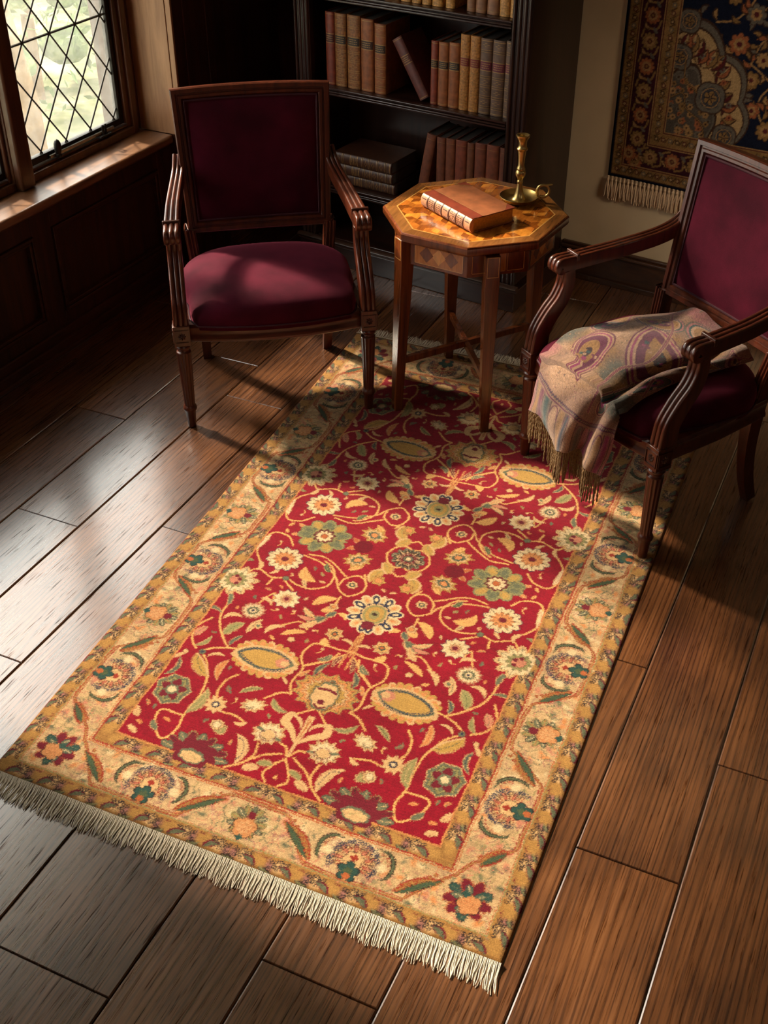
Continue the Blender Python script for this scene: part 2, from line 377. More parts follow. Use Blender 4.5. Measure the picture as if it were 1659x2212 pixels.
# ------------------------------------------------------------------ back wall
PLASTER=plain('cream_plaster',srgb(216,190,152),.85,0,.05,8,.08)
m=mbB(); m.box(-.3,3.0,.45,.6,0,3.0)
o=m.build('wall_back',PLASTER); struct(o,'cream plaster back wall')
m=mbB(); m.box(-1.55,-.3,.45,.6,0,3.0); m.box(-1.37,-1.30,.43,.45,0,3.0); m.box(-1.08,-1.0,.425,.45,0,3.0); m.box(-1.30,-1.08,.43,.45,0,.14)
wb=m.build('wall_back_alcove',DARKW,bevel=.003); struct(wb,'dark panelling beside the bookcase'); wb.name='wall_alcove'
m=mbB(); m.box(-.01,3.0,.43,.45,0,.118); m.box(-.01,3.0,.422,.45,.118,.130); m.box(-.01,3.0,.434,.45,.130,.142); m.box(-.01,3.0,.418,.43,0,.022)
o=m.build('baseboard_back',wood('skirting_wood',srgb(40,22,12),srgb(80,48,28),'x',1,.4,.1,.1),bevel=.003); struct(o,'dark wooden skirting board')

# rest of the shell, out of the picture
CEIL=plain('ceiling_plaster',srgb(150,135,112),.9,0,.05,6)
m=MB(); m.box(-3.6,2.2,-2.4,5.6,3.0,3.1); o=m.build('ceiling',CEIL); struct(o,'plaster ceiling')
m=MB(); m.box(1.9,2.0,-2.4,5.6,0,3.0); o=m.build('wall_right',DARKW); struct(o,'panelled right wall')
m=MB(); m.box(-3.6,2.0,-2.4,-2.3,0,3.0); o=m.build('wall_front',DARKW); struct(o,'panelled wall behind the viewer')
# ------------------------------------------------------------------ bookcase
bc=empty('bookcase',tuple(P0+UB*-.5),YB)
tag(bc,'tall dark wooden bookcase with moulded shelves against the back wall','bookcase')
def mbb(): q=MB(); q.M=Matrix.Translation((.5,0,0)); return q   # local x=u+.5 , y=depth
D0=.02
m=mbb(); m.box(-.985,-.955,D0+.01,.43,.105,2.2); m.box(-.045,-.015,D0+.01,.43,.105,2.2)
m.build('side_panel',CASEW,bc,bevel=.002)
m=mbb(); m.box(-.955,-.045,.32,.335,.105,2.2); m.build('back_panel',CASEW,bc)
def stile(u0,u1):
    q=mbb(); q.box(u0,u1,D0+.004,D0+.03,.105,2.2)
    n=4; wd=(u1-u0)/n
    for k in range(n):
        c=u0+wd*(k+.5); h=[.010,.006,.006,.010][k]
        pr=[(c+wd*.42*math.cos(a),D0+.006-h*math.sin(a)) for a in [PI*j/8 for j in range(9)]]
        q.prism(pr,.105,2.2)
    q.build('stile',CASEW,bc,bevel=.0015)
stile(-.09,-.012); stile(-.996,-.925)
for z0,z1 in ((.680,.709),(1.018,1.046),(.297,.326)):
    q=mbb(); q.box(-.955,-.045,D0+.012,.32,z0,z1)
    for k,(a,b_) in enumerate(((0,.30),(.38,.62),(.70,1))):
        q.box(-.925,-.09,D0-(.002,.006,.002)[k]+.004,D0+.013,z0+(z1-z0)*a,z0+(z1-z0)*b_)
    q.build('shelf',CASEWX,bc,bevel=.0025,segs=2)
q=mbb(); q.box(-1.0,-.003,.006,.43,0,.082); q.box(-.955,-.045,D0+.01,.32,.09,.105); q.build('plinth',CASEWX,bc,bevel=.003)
q=mbb()
prof=[(0,0),(0,.006),(-.006,.010),(-.010,.016),(-.004,.022),(.006,.024),(.012,.024),(.02,.0)]
q.add([(-1.006,.006+y,.082+z) for y,z in prof]+[(.006,.006+y,.082+z) for y,z in prof],[tuple(range(8)),tuple(range(15,7,-1))]+[(i,(i+1)%8,8+(i+1)%8,8+i) for i in range(8)])
q.build('plinth_moulding',plain('worn_moulding',srgb(64,42,32),.3,0,.1,30,coat=.3),bc)

# ------------------------------------------------------------------ books
PAGES=plain('page_edges',srgb(120,100,70),.85,0,.25,120)
PAGES_DK=plain('page_edges_grey',srgb(62,56,52),.85,0,.15,90)
GILT=plain('gilt',srgb(158,122,68),.5,.25,.25,200)
_leather={}
def leather(c,patt=0):
    k=(c,patt)
    if k not in _leather: 
        mt=plain('leather_%d'%len(_leather),srgb(*c),.48,0,.3 if not patt else .5,55 if not patt else 130,.3,coat=.05)
        _leather[k]=mt
    return _leather[k]
def book(label,group,w,h,d,col,style,label_col=None,patt=0,dark_top=True):
    """standing book: local x across the spine (0..w), y from the spine back, z up"""
    root=empty('book'); tag(root,label,'book',group)
    L=leather(col,patt); t=.0028
    cv=MB(); cv.box(0,t,.006,d,0,h); cv.box(w-t,w,.006,d,0,h)
    n=10; prof=[]
    arc=[(w/2-w/2*math.cos(PI*k/n), .008-.008*math.sin(PI*k/n)) for k in range(n+1)]
    inn=[(w-t-.0,.010),(t,.010)]
    cv.prism(arc+inn,0,h)
    cv.build('cover',L,root,bevel=.0008)
    pg=MB(); pg.box(t,w-t,.009,d-.004,.003,h-.004); pg.build('pages',PAGES_DK if dark_top else PAGES,root)
    def band(z0,z1,e,mt,name,x0=0,x1=1):
        q=MB(); a=[(w/2-(w/2-.0002)*math.cos(PI*(x0+(x1-x0)*k/n)), .008-(.008+e)*math.sin(PI*(x0+(x1-x0)*k/n))) for k in range(n+1)]
        b=[(w/2-(w/2-.001)*math.cos(PI*(x0+(x1-x0)*k/n)), .0085-.007*math.sin(PI*(x0+(x1-x0)*k/n))) for k in range(n,-1,-1)]
        q.prism(a+b,z0,z1); return q
    gq=MB()
    def addto(z0,z1,e=.0005,x0=0,x1=1):
        b=band(z0,z1,e,None,'',x0,x1); gq.add(b.v,b.f)
    if style=='plain':
        addto(h*.04,h*.045)
        for k in (.93,.2): addto(h*k,h*k+.0008)
    if style in('label','tooled','raised'):
        zt=h*.70; 
        if label_col is not None:
            lb=band(zt-h*.105,zt,.0006,None,''); lq=MB(); lq.add(lb.v,lb.f); lo=lq.build('title_label',plain('title_patch_%d%d%d'%label_col,srgb(*label_col),.5,0,.15,60),root)
        addto(zt+.001,zt+.0035,.0008); addto(zt-h*.105-.0035,zt-h*.105-.001,.0008)
        for k in range(3):   # faded illegible gilt title lines
            zz=zt-h*(.028+.028*k); a,b_=.22+.05*rng.random(),.78-.06*rng.random()
            xs=a
            while xs<b_-.05:
                e=xs+.05+.05*rng.random(); addto(zz,zz+.0022,.0011,xs,min(e,b_)); xs=e+.025
        addto(.006,.008,.0006); addto(h-.008,h-.006,.0006)
    if style in('tooled','raised'):
        for k in (.1,.24,.38,.50,.84): 
            if style=='raised':
                b=band(h*k-.002,h*k+.002,.0022,None,''); rq=MB(); rq.add(b.v,b.f); rq.build('raised_band',L,root)
            addto(h*k-.0042,h*k-.0028,.0008); addto(h*k+.0028,h*k+.0042,.0008)
        for k in (.17,.31,.44,.92):   # small lozenge ornaments
            s=min(w*.16,h*.025)
            for dz,hw in ((-.5,.16),(0,.36),(.5,.16)):
                if dz==0: 
                    addto(h*k-.0007,h*k+.0007,.0009,.5-hw*.55,.5-hw*.15); addto(h*k-.0007,h*k+.0007,.0009,.5+hw*.15,.5+hw*.55)
                else: addto(h*k+dz*s*1.6-.0007,h*k+dz*s*1.6+.0007,.0009,.5-hw*.4,.5+hw*.4)
    if gq.v: gq.build('gilt_tooling',GILT,root)
    return root
def put_book(bk,u,z,dep=.054,tilt=0):
    p=P0+UB*u+NB*dep
    bk.matrix_world=Matrix.Translation((p.x,p.y,z))@Matrix.Rotation(YB,4,'Z')@Matrix.Rotation(tilt,4,'Y')
S2,S1,S3=.7095,1.0465,.3265
TAN=(126,78,34); BRN=(130,72,32); RED=(116,46,24); GOLDT=(160,106,48); GREY=(92,68,52)
MIDL='old books standing at the left of the middle shelf'; MIDR='old books standing at the right of the middle shelf'
mid=[
 (-.878,.040,.262,RED,'label',(70,24,20),0,'dark red book at the far left end of the middle shelf, half in shadow',MIDL),
 (-.836,.050,.262,TAN,'tooled',(46,34,22),1,'first tan gilt-tooled book with dark title band, beside the dark red book',MIDL),
 (-.781,.056,.263,TAN,'tooled',(46,34,22),1,'second and thicker tan gilt-tooled book with dark title band',MIDL),
 (-.720,.054,.258,BRN,'label',(52,30,20),0,'plain russet book with dark title band, left part of middle shelf',MIDL),
 (-.661,.049,.248,BRN,'raised',(40,26,18),0,'russet book with gilt bands next to the leaning book on the middle shelf',MIDL),
 (-.421,.030,.222,RED,'label',(36,30,26),0,'thin reddish book with black title band, first right of the leaning book',MIDR),
 (-.390,.042,.222,BRN,'label',(36,30,26),0,'brown book with black title band beside the thin reddish book',MIDR),
 (-.347,.044,.226,BRN,'label',(40,34,30),0,'third and thickest brown book with black title band, beside the gold-tooled pair',MIDR),
 (-.302,.038,.260,GOLDT,'raised',(112,36,28),1,'left of the two gold-tooled tan books with red title labels',MIDR),
 (-.263,.040,.260,GOLDT,'raised',(112,36,28),1,'right of the two gold-tooled tan books with red title labels',MIDR),
 (-.222,.047,.258,GREY,'raised',(96,28,44),0,'left grey leather book with crimson title label and pale bands',MIDR),
 (-.174,.050,.258,GREY,'raised',(96,28,44),0,'second grey leather book with crimson title label and pale bands',MIDR),
 (-.123,.040,.262,GREY,'raised',(96,28,44),0,'grey leather book half hidden behind the right stile, middle shelf',MIDR)]
for u,w,h,c,st,lc,pt,lab,grp in mid: put_book(book(lab,grp,w,h,.16+.02*rng.random(),c,st,lc,pt),u,S2)
lb=book('dark maroon book leaning diagonally in the gap of the middle shelf',None,.042,.232,.15,(86,42,34),'label',(80,38,30))
# leaning: foot to the right, head to the left against the row
put_book(lb,-.463,S2+.0006,.056,R(-32)); 
top=[(-.655,.036),(-.617,.040),(-.589,.036),(-.549,.042),(-.503,.036),(-.462,.036),(-.421,.042),(-.367,.036),(-.284,.034),(-.249,.041),(-.205,.045),(-.157,.038),(-.117,.04)]
tl=[None,'first tan gilt book at the left end of the cropped top row','second tan gilt book from the left in the cropped top row','third tan gilt book from the left in the cropped top row','fourth tan gilt book from the left in the cropped top row','fifth tan gilt book from the left in the cropped top row','sixth tan gilt book from the left in the cropped top row, second before the gap',
 'last tan gilt book before the gap in the top row','first plain brown book right of the gap in the top row','middle one of three plain brown books in the top row','widest of three plain brown books in the top row','tan gilt book beside the plain brown books, top row right','tan gilt book touching the right stile, top row']
for k,((u,w),lab) in enumerate(zip(top,tl)):
    if k==0: continue
    pl=8<=k<=10
    put_book(book(lab,'books on the top shelf',min(w,(top[k+1][0]-u-.0012) if k+1<len(top) else w),.24+.012*rng.random(),.16,(124,80,48) if pl else (176,124,60),'plain' if pl else 'raised',None if pl else (120,60,30),0 if pl else 1),u,S1)
low=[(-.387,.037,.268,'upright brown cloth book beside the slanting one on the lower shelf'),(-.348,.039,.270,'second upright brown cloth book from the left, lower shelf'),(-.307,.046,.272,'third upright brown cloth book from the left, lower shelf'),(-.259,.031,.270,'thin shorter brown cloth book amid the lower shelf row'),
     (-.226,.046,.276,'fifth upright brown cloth book, directly behind the brass candlestick table edge'),(-.178,.051,.278,'widest reddish brown cloth book on the lower shelf'),(-.124,.036,.276,'brown cloth book half hidden behind the right stile, lower shelf')]
low[4]=low[4][:3]+('reddish brown cloth book left of the widest one, lower shelf',)
for k,(u,w,h,lab) in enumerate(low): put_book(book(lab,'brown cloth books on the lower shelf',w,h,.17,(104+6*(k%3),56+3*(k%2),36),'plain'),u,S3)
lb=book('brown cloth book slanting against the upright row on the lower shelf',None,.040,.272,.17,(106,58,38),'plain'); put_book(lb,-.477,S3+.0008+.040*math.sin(R(10.2)),.054,R(10.2))
# stack of three lying flat, spines to the front
for k,(z,hh,u0,u1,dp,lab) in enumerate(((S3+.0006,.0425,-.835,-.574,.06,'bottom tooled leather book of the flat stack on the lower shelf'),(S3+.0435,.042,-.838,-.579,.05,'middle tooled leather book of the flat stack on the lower shelf'),(S3+.0860,.044,-.845,-.579,.045,'topmost tooled leather book of the flat stack, dark mottled cover'))):
    bk=book(lab,'flat stack of three books',hh,u1-u0,.19,(66,36,20),'raised',None,0)
    p=P0+UB*u1+NB*dp
    # spine faces the front, book lies on its side: local z -> -u, local x -> up
    Mx=Matrix(((0,0,-1,0),(0,1,0,0),(1,0,0,0),(0,0,0,1)))
    bk.matrix_world=Matrix.Translation((p.x,p.y,z))@Matrix.Rotation(YB,4,'Z')@Mx
# ------------------------------------------------------------------ velvet
def velvet():
    m,nt,b=newmat('burgundy_velvet'); tc=N(nt,'ShaderNodeTexCoord')
    n=N(nt,'ShaderNodeTexNoise'); setin(n,Scale=9.0,Detail=3.0); nt.links.new(tc.outputs['Object'],n.inputs['Vector'])
    n2=N(nt,'ShaderNodeTexNoise'); setin(n2,Scale=600.0,Detail=1.0); nt.links.new(tc.outputs['Object'],n2.inputs['Vector'])
    ad=N(nt,'ShaderNodeMath',operation='MULTIPLY_ADD'); ad.inputs[1].default_value=.35; nt.links.new(n2.outputs[0],ad.inputs[0]); nt.links.new(n.outputs[0],ad.inputs[2])
    r=ramp(nt,[(.45,srgb(52,7,22)),(.9,srgb(82,16,36))]); nt.links.new(ad.outputs[0],r.inputs[0]); nt.links.new(r.outputs[0],b.inputs['Base Color'])
    setin(b,Roughness=.85,Sheen_Weight=.8,Sheen_Roughness=.35); b.inputs['Sheen Tint'].default_value=(*srgb(205,95,120),1); b.inputs['Specular IOR Level'].default_value=.1
    bp=N(nt,'ShaderNodeBump'); setin(bp,Strength=.2,Distance=.001); nt.links.new(n2.outputs[0],bp.inputs['Height']); nt.links.new(bp.outputs[0],b.inputs['Normal'])
    return m
VELVET=velvet()
PIPING=plain('burgundy_piping',srgb(58,10,26),.8,0,.2,300,sheen=.4,sheencol=srgb(170,80,105))
CARVE=plain('carved_mahogany',srgb(70,32,18),.38,0,.3,160,.5,coat=.25)
def reeded(w,t,n=3):
    """flat back at b=-t, three rounded reeds on the +b side"""
    pr=[(-w/2,-t),(w/2,-t)]; rw=w/n; out=[]
    for k in range(n):
        c=w/2-rw*(k+.5)
        for j in range(7):
            a=PI*j/6; out.append((c+rw*.46*math.cos(a), -.004+rw*.34*math.sin(a)))
    return pr+out
def seat_hw(t):
    u=max(0,min(1,(t-.28)/.16)); u=u*u*(3-2*u); h=.262+.014*u
    if t>.66: h*=math.sqrt(max(0,1-((t-.66)/.40)**2))
    return h*(1-.09*max(0,1-t/.14)**2)
def seat_z(x,y):
    """height of cushion top in chair coordinates"""
    y0,y1=-.038+.042*(x/.27)**2,.455; t=max(0,min(1,(y-y0)/(y1-y0))); hw=seat_hw(t)
    a=min(1,abs(x)/hw); tt=min(1,abs(2*t-1))
    return .384+.076*max(0,(1-a**6))**.40*max(0,(1-tt**7))**.40*(1-.20*a*a-.16*tt*tt)
def make_chair(label,loc,rotz):
    root=empty('armchair',loc,rotz); tag(root,label,'armchair')
    for s in (-1,1):
        # turned and fluted front leg with carved block
        q=MB(); cx,cy=s*.293,.014
        q.lathe([(.010,0),(.0135,.002),(.0150,.03),(.0175,.060),(.0215,.066),(.0225,.072),(.0205,.078),(.0170,.083),(.0180,.09),(.0215,.20),(.0240,.268),(.0235,.276),(.0180,.281),(.0178,.286),(.0245,.291),(.0255,.297),(.0225,.303),(.0200,.306)],60,(cx,cy),(12,.088,.272,.16))
        q.box(cx-.0255,cx+.0255,cy-.0255,cy+.0255,.304,.372)
        lg=q.build('leg',MAHOG,root,bevel=.0015)
        q=MB()     # carved rosettes on two faces of the block
        for face in (0,1):
            pts=[]
            def P(a,b,n):
                return (cx+a,cy-.0257-n,.338+b) if face==0 else (cx+s*(.0257+n),cy+a,.338+b)
            for k in range(8):
                an=k*PI/4; r0=.013; c=(r0*.62*math.cos(an),r0*.62*math.sin(an))
                ring=[P(c[0]+.0048*math.cos(an)*math.cos(t)-.003*math.sin(an)*math.sin(t),c[1]+.0048*math.sin(an)*math.cos(t)+.003*math.cos(an)*math.sin(t),0) for t in [2*PI*j/8 for j in range(8)]]
                q.add(ring+[P(c[0],c[1],.0035)],[(j,(j+1)%8,8) for j in range(8)])
            ring=[P(.0035*math.cos(t),.0035*math.sin(t),.001) for t in [2*PI*j/8 for j in range(8)]]
            q.add(ring+[P(0,0,.005)],[(j,(j+1)%8,8) for j in range(8)])
            for (a0,a1,b0,b1) in ((-.022,.022,.019,.022),(-.022,.022,-.022,-.019),(-.022,-.019,-.019,.019),(.019,.022,-.019,.019)):
                c=[P(a0,b0,0),P(a1,b0,0),P(a1,b1,0),P(a0,b1,0),P(a0,b0,.0025),P(a1,b0,.0025),P(a1,b1,.0025),P(a0,b1,.0025)]
                q.add(c,[(0,3,2,1),(4,5,6,7),(0,1,5,4),(1,2,6,5),(2,3,7,6),(3,0,4,7)])
        q.build('rosette',CARVE,lg,smooth=20)
        # rear leg: sabre curve, square, rising into the back stile
        path=catmull([(s*.216,.472,0),(s*.217,.440,.09),(s*.219,.420,.19),(s*.221,.415,.29),(s*.225,.420,.39),(s*.2335,.437,.487),(s*.2335,.439,.50)],5)
        sc=[(.78+.22*min(1,p[2]/.3)) for p in path]
        q=MB(); q.sweep(path,[(-.0185,-.021),(.0185,-.021),(.0185,.021),(-.0185,.021)],scale=sc); 
        for k in (-1,0,1):
            q.sweep([p+np.array([0,0,0]) for p in path if .37<p[2]<.5],[(k*.011-.0042,-.021),(k*.011+.0042,-.021),(k*.011+.002,-.0255),(k*.011-.002,-.0255)])
            q.sweep([p+np.array([0,0,0]) for p in path if .37<p[2]<.5],[(k*.011-.0042,.021),(k*.011+.0042,.021),(k*.011+.002,.0255),(k*.011-.002,.0255)])
        q.build('leg',MAHOG,root,bevel=.002)
        # arm: reeded top rail curling over at the hand
        pts=[(.088,.606,.291),(.070,.606,.291),(.057,.614,.291),(.0535,.630,.291),(.060,.646,.291),(.078,.653,.290),(.125,.653,.288),(.19,.656,.284),(.26,.660,.279),(.33,.668,.271),(.40,.680,.261),(.45,.700,.251),(.485,.735,.244)]
        path=[(s*p[2],p[0],p[1]) for p in catmull(pts,5)]
        n=len(path); sc=[]
        for i,p in enumerate(path):
            b_=.45 if p[2]<.628 and p[1]<.1 else min(1,.45+ (p[1]-.05)/.05) if p[1]<.1 else 1
            sc.append((1-.22*max(0,(p[1]-.1)/.4),b_))
        q=MB(); prof=reeded(.050,.038)
        q.sweep([tuple(p) for p in path],prof,scale=sc)
        q.box(s*.291-.021,s*.291+.021,.064,.108,.608,.642)
        arm=q.build('arm',MAHOG,root,bevel=.001,smooth=50)
        q=MB(); y0=.118
        q.box(s*.2885-.0265,s*.2885+.0265,y0,y0+.010,.640,.6605); q.build('arm_collar',CARVE,arm,bevel=.002)
        # arm support: S curve from block to hand
        pts=[(.022,.365),(.024,.40),(.030,.435),(.055,.480),(.085,.520),(.101,.560),(.104,.590),(.100,.616)]
        path=[(s*(.293-.006*(p[1]-.365)/.25),p[0],p[1]) for p in catmull([(a,b,0) for a,b in pts],5)]
        q=MB(); ks=[(1,1.25-.45*min(1,max(0,(p[2]-.38)/.2))) for p in path]
        q.sweep(path,[(x,y+.022) for x,y in reeded(.047,.042)],scale=ks)
        q.build('arm_support',MAHOG,root,bevel=.001,smooth=50)
    # seat rails: bowed front, straight sides and back
    fr=[(x,-.030+.034*(x/.27)**2) for x in [-.27+.54*k/16 for k in range(17)]]
    q=MB(); prof=[(-.028,-.016),(.028,-.016),(.028,.010),(.020,.016),(.012,.013),(-.008,.013),(-.014,.017),(-.024,.017),(-.028,.012)]
    q.sweep([(x,y+.018,.338) for x,y in fr],[(a,-b) for a,b in prof],lat=(0,0,1))
    for s in (-1,1):
        q.sweep([(s*.285,.03,.338),(s*.268,.23,.338),(s*.236,.425,.338)],[(a,-b*s) for a,b in prof],lat=(0,0,1))
    q.sweep([(.22,.425,.338),(-.22,.425,.338)],[(a,-b) for a,b in prof],lat=(0,0,1))
    q.build('seat_rail',MAHOGX,root,bevel=.001)
    # seat cushion
    nu,nv=49,41; top=[]
    for j in range(nv):
        for i in range(nu):
            a=-1+2*i/(nu-1); t=j/(nv-1); a=math.sin(a*PI/2)*.5+a*.5; t2=.5-.5*math.cos(PI*t); t=.5*t+.5*t2
            y1=.455; hw=seat_hw(t); x=a*hw; y0=-.038+.042*(x/.27)**2; y=y0+(y1-y0)*t
            # notch round the arm supports
            top.append((x,y,seat_z(x,y)-.0003))
    q=MB(); q.grid(top,nu,nv)
    # skirt down to the rail
    rim=[i for i in range(nu)]+[j*nu+nu-1 for j in range(1,nv)]+[(nv-1)*nu+i for i in range(nu-2,-1,-1)]+[j*nu for j in range(nv-2,0,-1)]
    lo=[(top[i][0]*.985,top[i][1],.352) for i in rim]; o=len(q.v); q.v+=lo; n=len(rim)
    for k in range(n): q.f.append((rim[k],rim[(k+1)%n],o+(k+1)%n,o+k)); q.c.append((1,1,1))
    st=q.build('seat',VELVET,root,smooth=70)
    pp=MB(); pp.tube([(top[i][0]*1.006,top[i][1]+(-.002 if top[i][1]<.2 else 0),.366) for i in rim]+[(top[rim[0]][0]*1.006,top[rim[0]][1]-.002,.366)],.0028,6)
    pp.build('piping',PIPING,st)
    # back frame: plane through (y .434,z .487) and (y .504,z .935), gently bowed
    def bp(u,v,n=0):   # u -1..1, v 0..1
        hw=.237+.016*v; y=.434+.070*v+.012*(1-u*u)*.8-n*.988; z=.487+.448*v+.006*(1-u*u)*(1 if v>.5 else -.3)*abs(2*v-1)+n*.155
        return (u*hw,y,z)
    fw=.036
    def edge(v_of,u_of,K=13): return [(u_of(k/(K-1)),v_of(k/(K-1))) for k in range(K)]
    q=MB()
    uw=fw/.245; vw=fw/.455
    steps=[(0,-.018),(0,.010),(.10,.014),(.42,.014),(.48,.008),(.60,.008),(.66,.013),(.86,.013),(1.0,.006),(1.0,-.018)]
    loop=[]
    K=14
    outer=[(-1+2*k/K,0) for k in range(K)]+[(1,k/K) for k in range(K)]+[(1-2*k/K,1) for k in range(K)]+[(-1,1-k/K) for k in range(K)]
    rings=[]
    for (f,n) in steps:
        ring=[]
        for (u,v) in outer:
            uu=u*(1-uw*f); vv=.5+(v-.5)*(1-2*vw*f); ring.append(bp(uu,vv,n))
        rings.append(ring)
    rings.append(rings[0])
    q.loft(rings,cap=False); q.build('back_frame',MAHOG,root,smooth=30)
    q=MB(); nu=nv=25; pts=[]
    for j in range(nv):
        for i in range(nu):
            a=-1+2*i/(nu-1); b=-1+2*j/(nv-1); a=.4*a+.6*math.sin(a*PI/2); b=.4*b+.6*math.sin(b*PI/2)
            n=.002+.020*((1-abs(a)**3.5)*(1-abs(b)**3.5))**.6
            pts.append(bp(a*(1-uw*.97),.5+.5*b*(1-2*vw*.97),n))
    q.grid(pts,nu,nv)
    pts2=[bp(a*(1-uw*.97),.5+.5*b*(1-2*vw*.97),-.014-.004*(1-a*a)*(1-b*b)) for b in np.linspace(-1,1,9) for a in np.linspace(-1,1,9)]
    q.grid(pts2,9,9)
    bk=q.build('backrest',VELVET,root,smooth=70)
    pp=MB(); pl=[bp(u*(1-uw*1.10),.5+(v-.5)*(1-2*vw*1.10),.0085) for u,v in outer]; pp.tube(pl+[pl[0]],.0035,6); pp.build('piping',PIPING,bk)
    return root
CH_L=make_chair('burgundy velvet armchair by the window, standing empty in front of the bookcase',(-1.567,2.914,.0),R(32.66))
CH_R=make_chair('burgundy velvet armchair at the right with a paisley shawl over its seat',(-.547,2.817,.006),R(-39.19))

# ------------------------------------------------------------------ octagonal table
TC=Vector((-1.066,3.325,0)); TH=.637; TA=R(14.2)
WALN=wood('walnut_table',srgb(62,26,12),srgb(128,64,28),'z',1,.25,.4,.04)
BAND=wood('walnut_banding',srgb(92,46,18),srgb(158,92,38),'x',.8,.16,.6,.03)
LINE=plain('boxwood_stringing',srgb(206,150,78),.25,0,.15,80,coat=.5)
tb=empty('side_table',(TC.x,TC.y,.0082)); tag(tb,'octagonal marquetry side table with square tapered legs between the chairs','table')
def octo(r,a0=TA): return [(r*math.cos(a0+k*PI/4),r*math.sin(a0+k*PI/4)) for k in range(8)]
RT=.290
q=MB(); e=.006
rings=[[(x,y,z) for x,y in octo(r)] for r,z in ((.262,TH-.036),(RT-.012,TH-.034),(RT-.003,TH-.028),(RT,TH-.022),(RT,TH-.006),(RT-.003,TH-.002),(RT-.006,TH-.0006))]
q.loft(rings); top_o=q.build('tabletop',WALN,tb,smooth=25)
q=MB()     # banding: eight mitred strips, grain alternating
Ri=.243
o1,o2=octo(RT-.006),octo(Ri+.004)
cols=[(.27,.105,.026),(.20,.073,.018),(.24,.09,.023),(.18,.067,.017)]
for k in range(8):
    a,b_=o1[k],o1[(k+1)%8]; c,d=o2[(k+1)%8],o2[k]
    q.add([(a[0],a[1],TH-.0006),(b_[0],b_[1],TH-.0006),(c[0],c[1],TH),(d[0],d[1],TH)],[(0,1,2,3)],cols[(k*3)%4])
def marq(name,rough):
    m,nt,b=newmat(name); a=N(nt,'ShaderNodeAttribute',attribute_name='Col'); tc=N(nt,'ShaderNodeTexCoord')
    mp=N(nt,'ShaderNodeMapping'); mp.inputs['Scale'].default_value=(90,14,20); mp.inputs['Rotation'].default_value=(0,0,.6); nt.links.new(tc.outputs['Object'],mp.inputs['Vector'])
    n=N(nt,'ShaderNodeTexNoise'); setin(n,Scale=1.0,Detail=4.0,Distortion=.5); nt.links.new(mp.outputs[0],n.inputs['Vector'])
    mr=N(nt,'ShaderNodeMapRange'); setin(mr,From_Min=.3,From_Max=.7,To_Min=.72,To_Max=1.25); nt.links.new(n.outputs[0],mr.inputs['Value'])
    mx=N(nt,'ShaderNodeMix',data_type='RGBA',blend_type='MULTIPLY'); mx.inputs['Factor'].default_value=1; nt.links.new(a.outputs['Color'],mx.inputs[6]); nt.links.new(mr.outputs[0],mx.inputs[7]); nt.links.new(mx.outputs[2],b.inputs['Base Color'])
    setin(b,Roughness=rough,Coat_Weight=.5,Coat_Roughness=.1); return m
MARQ=marq('marquetry_veneer',.22)
q.build('banding',MARQ,top_o,smooth=0,facecol='Col')
q=MB()     # stringing line
o1,o2=octo(Ri+.0042),octo(Ri)
for k in range(8):
    a,b_,c,d=o1[k],o1[(k+1)%8],o2[(k+1)%8],o2[k]
    q.add([(x,y,TH+.0002) for x,y in (a,b_,c,d)],[(0,1,2,3)])
q.build('stringing',LINE,top_o,smooth=0)
# parquetry field of rhombs
bm=bmesh.new(); cl=bm.faces.layers.int.new('c'); hs=.027
for i in range(-8,9):
    for j in range(-8,9):
        cx=hs*math.sqrt(3)*(i+.5*(j%2)); cy=1.5*hs*j
        P6=[(cx+hs*math.cos(R(90+60*k)),cy+hs*math.sin(R(90+60*k))) for k in range(6)]
        for k in range(3):
            vs=[(cx,cy),P6[2*k],P6[2*k+1],P6[(2*k+2)%6]]
            f=bm.faces.new([bm.verts.new((x,y,0)) for x,y in vs]); f[cl]=int(rng.integers(0,21))
for k in range(8):
    an=TA+PI/8+k*PI/4; ap=Ri*math.cos(PI/8); nrm=Vector((math.cos(an),math.sin(an),0))
    bmesh.ops.bisect_plane(bm,geom=bm.verts[:]+bm.edges[:]+bm.faces[:],plane_co=nrm*ap,plane_no=nrm,clear_outer=True)
q=MB(); base=[srgb(204,128,46),srgb(132,68,20),srgb(176,100,34)]
for f in bm.faces:
    k=f[cl]; c=base[k//7]; t=.8+.07*(k%7); q.add([(v.co.x,v.co.y,TH+.0001) for v in f.verts],[tuple(range(len(f.verts)))],tuple(min(1,x*t) for x in c))
bm.free(); q.build('parquetry',MARQ,top_o,smooth=0,facecol='Col')
# apron
q=MB(); RA=.252; oa,ob=octo(RA),octo(RA-.018)
for k in range(8):
    a,b_,c,d=oa[k],oa[(k+1)%8],ob[(k+1)%8],ob[k]
    q.prism([a,b_,c,d],.525,TH-.034)
ap=q.build('apron',WALN,tb,bevel=.001)
